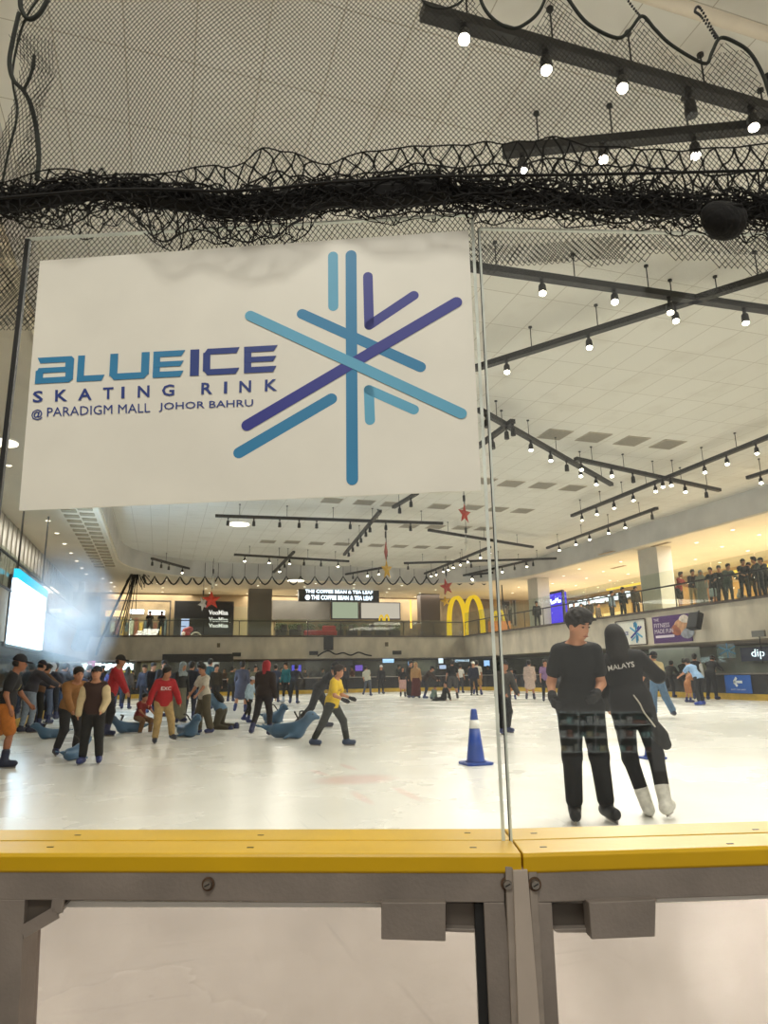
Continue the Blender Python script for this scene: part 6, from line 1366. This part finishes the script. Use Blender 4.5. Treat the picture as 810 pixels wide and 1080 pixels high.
for px, py, h_, tc, lb, fc_ in ((243, 740, 1.6, '#3a3d30', 'person in olive top and shorts behind the grey outfit', 150), (268, 741, 1.62, '#6e6a55', 'person in a beige top just left of the red hood', 20), (290, 741, 1.64, '#40485c', 'person in slate clothes just right of the red hood', 170), (281, 740, 1.6, '#7a2630', 'person in a dark red top behind the red hood', 0)):
    person(lb, hz(px, py), h_, fc_, None, ('tee', tc, .05), ('pants', '#24262c'), vox=.026)
person('person in a teal long-sleeved top and black leggings at the far boards', hz(302, 741), 1.72, -40, dict(STAND, RL=(8, 3, 0, 3), LL=(-4, 4, -12, 4)), ('long', '#1f6468', .04), ('pants', '#17181c', .004), ('skate', '#b9c2d0'), **W)
# centre
person('boy in a yellow t-shirt skating to the right left of the cone', hz(350, 787), 1.40, 72, dict(lean=12, hp=-10, RL=(-24, 2, -30, 3), LL=(32, 4, 10, 4), RA=(10, 14, 66, 0), LA=(12, 14, 70, 0)), ('tee', '#dcb822', .05, 1.6), ('pants', '#2b2e2a', .016), ('skate', '#3c4b66'), ('short', '#2a1d16'), 'skin', .014, None, eyes=True, glove='#15161a', front_text=('~', '#8a5a20', .18, .05, .14, .03))
person('man in black bending forward right behind the boy in yellow', hz(335, 768), 1.66, 85, dict(lean=42, hp=-30, RL=(-20, 6, -46, 4), LL=(30, 6, -4, 4), RA=(10, 10, 20, 6), LA=(-30, 20, -40, 20)), ('tee', '#141417', .04, 1.3), ('pants', '#191a1f', .02), ('skate', '#20263e'), ('cap', '#18171b'), **W)
person('person in dark grey standing just right of the boy in yellow', hz(364, 731), 1.66, 0, None, ('hoodie', '#2a2b33'), ('pants', '#1c1d22'), vox=.026)
person('skater in a pale grey t-shirt leaning sideways at the far end', hz(388, 734), 1.66, 160, dict(WALK, side=-18, lean=16), ('tee', '#b9b7a6', .06, 1.4), ('pants', '#4a505c'), vox=.026)
person('skater in black with a white cap at the far end', hz(402, 732), 1.66, 20, None, ('hoodie', '#1a1a1f'), ('pants', '#191a1f'), hair=('beanie', '#dcdcdc'), vox=.026)
person('girl in a black top and pink skirt at the far end', hz(425, 735), 1.5, 10, None, ('tee', '#1e1e22'), ('skirt', '#c8a098'), ('skate', '#1e2233'), ('long', '#14100e'), vox=.024)
person('tall person in dark brown left of the tan headscarf', hz(433, 736), 1.76, 40, None, ('long', '#2a221e', .06), ('long', '#221c1a'), vox=.024)
person('woman in a tan headscarf and maroon skirt at the far end', hz(439, 736.5), 1.68, 10, None, ('long', '#b48a5c', .1), ('long', '#5a2422'), hair=('hijab', '#b48e62'), vox=.024)
person('skater in black cap bending to the right at the far end', hz(448, 737), 1.66, 75, dict(BEND, lean=40), ('jacket', '#3a2b23'), ('pants', '#2a2a34'), ('skate', '#27346a'), ('cap', '#17171a'), vox=.024)
person('person in black sitting on the ice at the far end', hz(468, 739), 1.5, -70, dict(lean=-14, pz=.085, RL=(82, 8, 60, 4), LL=(86, 8, 40, 4), RA=(-20, 20, -10, 10), LA=(-20, 20, -10, 10)), ('hoodie', '#17171a'), ('pants', '#17181c'), ('skate', '#c9ccd2'), vox=.024)
person('child in green grey sitting on the ice left of the seated one in black', hz(456, 738), 1.2, 60, dict(lean=20, pz=.1, RL=(80, 8, 40, 4), LL=(80, 8, 40, 4)), ('hoodie', '#6d7f78'), ('pants', '#30343c'), vox=.024)
person('man in a black t-shirt and grey shorts at the far end', hz(478, 737), 1.74, 178, dict(STAND, RL=(4, 8, -6, 7), LL=(2, 8, -6, 7), RA=(6, 16, 10, 12), LA=(6, 16, 10, 12)), ('tee', '#141417', .05, 1.4), ('shorts', '#4d4a4a', .03), ('skate', '#20222c'), vox=.022)
person('person in white right of the man in grey shorts', hz(486, 731), 1.6, 160, None, ('tee', '#cfcac2'), ('pants', '#33343a'), vox=.026)
person('man in a white t-shirt and tan shorts at the far end', hz(504, 733), 1.76, 172, dict(STAND, RL=(6, 8, -4, 5), LL=(-2, 6, -18, 6)), ('tee', '#dcd5c6', .05, 1.5), ('shorts', '#a8804a', .03), ('skate', '#27346a'), vox=.022)
person('skater in a dark grey jacket and black trousers behind the glass seam', hz(532, 774), 1.44, 35, dict(lean=12, hp=-20, hy=10, RL=(18, 3, -2, 3), LL=(10, 5, -20, 4), RA=(20, 8, 46, -8), LA=(20, 10, 46, -8)), ('jacket', '#3a3834', .06), ('pants', '#15161a', .018), ('skate', '#2b3768'), ('cap', '#17171a'), eyes=True, **W)
person('child in orange shorts behind the skater at the glass seam', hz(541, 738), 1.3, 0, None, ('tee', '#3a3a44'), ('shorts', '#c07a3a', .02), ('skate', '#27346a'), vox=.024)
person('man in navy with a pale cap behind the light blue banner', hz(539, 736, 0) + np.array([.2, 4.6, 0]), 1.75, 0, None, ('hoodie', '#1d2136'), ('pants', '#1a1c26'), ('shoe', '#222222'), ('cap', '#e8e2d6'), vox=.026)
person('girl in a pale pink outfit left of the couple', hz(560, 738), 1.64, 176, dict(STAND, RL=(6, 4, 0, 4), LL=(-4, 6, -14, 6)), ('dress', '#c9b0a2', .12), ('skirt', '#cbb3a6'), ('skate', '#222a48'), vox=.022)
person('child in a mauve top right of the pale pink outfit', hz(577, 740), 1.62, 10, None, ('tee', '#8f6f98', .04), ('pants', '#191a20'), ('skate', '#222845'), vox=.022)
# right
person('girl in cream t-shirt, blue jeans and dark cap behind the couple', hz(697, 757), 1.64, -150, dict(lean=6, hy=20, hp=-10, RL=(-14, 8, -26, 10), LL=(10, 4, 0, 4), RA=(30, 20, 110, -20), LA=(20, 16, 40, 6)), ('tee', '#d6c394', .04, 1.5), ('wide', '#6280a0', .016), ('skate', '#1f2740'), ('cap', '#1f2026'), **W)
person('person in dark olive jacket bending at the right boards', hz(707, 736), 1.66, 150, dict(BEND, lean=34), ('jacket', '#2c2b26'), ('pants', '#27272b'), vox=.024)
person('person in black facing the bright doorway', hz(722, 735), 1.66, 150, LEANR, ('hoodie', '#1b1c22'), ('pants', '#1b1c20'), vox=.024)
person('child in tan shorts among the group at the right boards', hz(727, 741), 1.2, 120, LEANR, ('tee', '#b07a52', .04), ('shorts', '#a9714a', .02), ('skate', '#27346a'), vox=.022)
person('man in a light blue shirt bending over at the right, blue skates', hz(740, 744), 1.66, -130, dict(lean=36, hp=-12, RL=(14, 5, -8, 4), LL=(4, 6, -14, 5), RA=(40, 12, 60, 0), LA=(40, 12, 60, 0)), ('tee', '#8fb0d6', .05, 1.4), ('pants', '#1b1d24', .016), ('skate', '#2a459c'), **W)
person('man in black and white behind the light blue shirt', hz(737, 738), 1.74, 170, None, ('vest', '#1c1d22', .05, 1, '#d9d9d6'), ('pants', '#1a1b20'), vox=.022)
person('tall man in a charcoal hoodie leaning on the boards beside the blue arrow sign', hz(752, 738), 1.76, 150, dict(LEANR, lean=24), ('hoodie', '#2b2c2f'), ('pants', '#1d1e23', .016), ('skate', '#222c5a'), ('cap', '#1b1b1e'), **W)
# people beyond the far boards
rr = random.Random(11)
beyond = [(236, '#4a3a34'), (248, '#8a6a4a'), (262, '#3d4450'), (272, '#7a3030'), (296, '#2b3040'), (322, '#3a2f2a'), (340, '#5a5a60'), (372, '#6a3a34'), (420, '#24262c'), (495, '#4a4a52'), (516, '#2c3550'), (565, '#30323a'), (128, '#553a30'), (140, '#2a3038'), (85, '#2a2f45'), (118, '#304050')]
for i, (x, cc) in enumerate(beyond):
    q = hY(x, 715, 48.0 + (i % 3) * .5)
    person('spectator behind the far boards in %s, %s' % (('brown', 'tan', 'slate grey', 'dark red', 'navy', 'dark brown', 'grey', 'maroon', 'black', 'grey', 'blue', 'charcoal', 'brown', 'black', 'navy', 'dull blue')[i], {236: 'above the kneeling skater', 248: 'left of the grey outfit', 262: 'right of the grey outfit', 272: 'above the red hood', 296: 'beside the teal top', 322: 'left of the yellow shirt boy', 340: 'over the boy in yellow', 372: 'left of the leaning pale shirt', 420: 'over the girl in pink skirt', 495: 'left of the white shirted man', 516: 'left of the glass seam', 565: 'above the pale pink outfit', 128: 'over the child on the seal aid', 140: 'right of the red hoodie', 85: 'below the kiosk sign left', 118: 'below the kiosk sign middle'}[x]),
           (q[0], q[1], -.0), rr.uniform(1.6, 1.78), rr.uniform(-60, 60), None, ('tee' if i % 2 else 'hoodie', cc), ('pants', '#25262c'), ('shoe', '#222222'), vox=.03)
# gallery spectators
def gal(label, px, H, X, face, pose, **k):
    if px > 750: H *= .94
    q = hX(px, 640, X); person(label, (X, q[1], ZG), H, face, pose, vox=.026, foot=('shoe', '#2a2725'), **k)
RAIL = dict(lean=14, hp=-14, RL=(6, 5, -2, 4), LL=(0, 5, -8, 4), RA=(34, 10, 60, -14), LA=(34, 10, 60, -14))
gal('spectator in a red shirt and black shorts at the right gallery rail', 718, 1.68, 22.75, 60, RAIL, top=('tee', '#9a2c22', .05, 1.3), bottom=('shorts', '#1e1e22', .02))
gal('spectator in a dark maroon top next to the red shirt on the right gallery', 733, 1.66, 22.75, 20, RAIL, top=('hoodie', '#33222a'), bottom=('pants', '#a8926c'))
gal('spectator in pale grey headscarf on the right gallery', 742.5, 1.58, 22.8, 10, None, top=('long', '#8d8c84', .1), bottom=('long', '#8b8a80'), hair=('hijab', '#97968c'))
gal('spectator with a pale bag at the right gallery rail', 755, 1.68, 22.75, -20, RAIL, top=('tee', '#2b2b30'), bottom=('pants', '#2a2b30'))
gal('tall spectator in black behind the pale bag on the right gallery', 763, 1.82, 23.4, 0, None, top=('hoodie', '#1d1e20'), bottom=('pants', '#222326'))
gal('spectator in a long grey-green coat on the right gallery', 771, 1.72, 22.8, 30, RAIL, top=('jacket', '#4c5450', .16), bottom=('pants', '#4a4f4c'))
gal('child in white crouching on the right gallery floor', 781, 1.05, 22.7, 60, dict(lean=20, pz=.22, RL=(95, 8, -30, 4), LL=(95, 8, -30, 4)), top=('tee', '#e2ddd6'), bottom=('pants', '#cfc9c0'))
gal('spectator in black with cap left of the grey outfit on the right gallery', 788, 1.80, 22.75, 20, RAIL, top=('tee', '#1c1e22'), bottom=('pants', '#222428'), hair=('cap', '#17181a'))
gal('spectator in dark grey with a white glint, second from the right picture edge', 796, 1.70, 23.45, -20, None, top=('hoodie', '#33373c'), bottom=('pants', '#2c2f34'))
gal('spectator in a charcoal jacket leaning at the right picture edge of the gallery', 806, 1.76, 22.7, -70, RAIL, top=('jacket', '#2b2f33'), bottom=('pants', '#26292d'))
gal('spectator in a black cap cut by the right picture edge on the gallery', 813, 1.86, 23.6, -60, RAIL, top=('jacket', '#1e2023'), bottom=('pants', '#1e2023'), hair=('cap', '#141517'))
for px, X, cc, lb in ((566, 23.2, '#2a2a30', 'visitor in black beside the left white column of the right gallery'), (605, 26, '#2b2830', 'visitor in dark clothes right of the violet display'), (613, 27, '#3a3a40', 'visitor in grey second from the violet display'), (622, 26, '#1f2126', 'visitor in black above the boy of the couple'), (630, 28, '#4a4038', 'visitor in brown above the boy of the couple'), (645, 24.5, '#6d7f96', 'visitor in pale blue on the right gallery above the couple'), (657, 24, '#27303c', 'visitor in dark blue on the right gallery above the girl'), (671, 24.5, '#3a3226', 'visitor in dark brown just left of the white column')):
    gal(lb, px, 1.7, X, rr.uniform(-60, 60), None, top=('hoodie', cc), bottom=('pants', '#26272b'))
for px, cc, lb in ((157.5, '#1b1c1f', 'left one of two people in black at the far gallery rail'), (170, '#1f2024', 'right one of two people in black at the far gallery rail')):
    q = hY(px, 660, 50.3); person(lb, (q[0], 50.3, ZG), 1.68, 0, RAIL, ('tee', cc, .05), ('shorts' if px < 160 else 'pants', '#222328'), ('shoe', '#222222'), vox=.026)
q = hX(755.5, 625, 22.6); t = thing('shoulder_bag', 'pale grey bag carried at the right gallery rail', 'bag', (22.42, q[1], q[2] - .15)); m_ = MB(); m_.box((0, 0, .15), (.12, .34, .36)); m_.build('bag_body', mat('bag_pale', '#a9b4b8', .6), t, bevel=.03, local=True); m_ = MB(); m_.tube([(0, .13 * math.cos(a), .32 + .22 * math.sin(a)) for a in np.linspace(0, PI, 9)], .012, 5); m_.build('strap', M['black'], t, local=True)

# ------------------------------------------------------------------ added haze volume that puts a bluish glow around the screen
c_ = (-2.75, 25.0, 3.2); rad = (1.5, 8.0, 2.1)
m_ = MB(); m_.ball(c_, rad, 20, 12); GLOW_HAZE = m_.build('glow_haze', glow_haze_material(c_, rad), None, True); tag(GLOW_HAZE, 'added bluish haze volume for the glow around the bright screen at left', 'glow_haze', None, 'stuff')

# ------------------------------------------------------------------ lit display cabinet behind the photographer, seen only as a reflection in the right pane
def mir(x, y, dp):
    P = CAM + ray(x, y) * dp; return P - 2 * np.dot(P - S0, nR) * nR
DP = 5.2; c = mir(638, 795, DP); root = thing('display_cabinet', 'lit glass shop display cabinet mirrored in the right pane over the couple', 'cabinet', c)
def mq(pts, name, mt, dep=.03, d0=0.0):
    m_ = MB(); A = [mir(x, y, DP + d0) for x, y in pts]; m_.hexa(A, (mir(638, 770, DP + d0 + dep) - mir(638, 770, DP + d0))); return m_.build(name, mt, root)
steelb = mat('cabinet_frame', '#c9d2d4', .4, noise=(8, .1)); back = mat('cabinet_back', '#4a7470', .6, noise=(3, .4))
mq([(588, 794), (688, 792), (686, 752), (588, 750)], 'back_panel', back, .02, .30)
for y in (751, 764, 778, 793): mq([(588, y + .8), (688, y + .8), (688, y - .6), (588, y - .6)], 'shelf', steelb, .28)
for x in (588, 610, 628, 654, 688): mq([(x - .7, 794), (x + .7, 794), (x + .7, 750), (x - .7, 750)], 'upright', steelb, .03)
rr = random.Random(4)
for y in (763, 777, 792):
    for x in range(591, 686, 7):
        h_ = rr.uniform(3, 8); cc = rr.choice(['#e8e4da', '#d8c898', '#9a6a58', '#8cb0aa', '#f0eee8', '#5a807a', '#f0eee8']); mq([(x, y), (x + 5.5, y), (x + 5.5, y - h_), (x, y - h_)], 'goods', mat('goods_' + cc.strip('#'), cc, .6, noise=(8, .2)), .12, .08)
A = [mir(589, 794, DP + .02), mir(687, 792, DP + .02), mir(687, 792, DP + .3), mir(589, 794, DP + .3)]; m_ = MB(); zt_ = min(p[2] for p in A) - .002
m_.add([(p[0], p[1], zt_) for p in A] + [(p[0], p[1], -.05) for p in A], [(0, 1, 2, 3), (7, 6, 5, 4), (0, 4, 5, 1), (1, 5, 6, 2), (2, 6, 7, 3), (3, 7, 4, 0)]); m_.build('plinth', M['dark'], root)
area('cabinet_fill_lamp', mir(638, 735, DP - .5), mir(638, 772, DP + .1), .8, .25, 30, (.95, 1, .98))  # unseen lamp added in front of the cabinet to brighten its goods
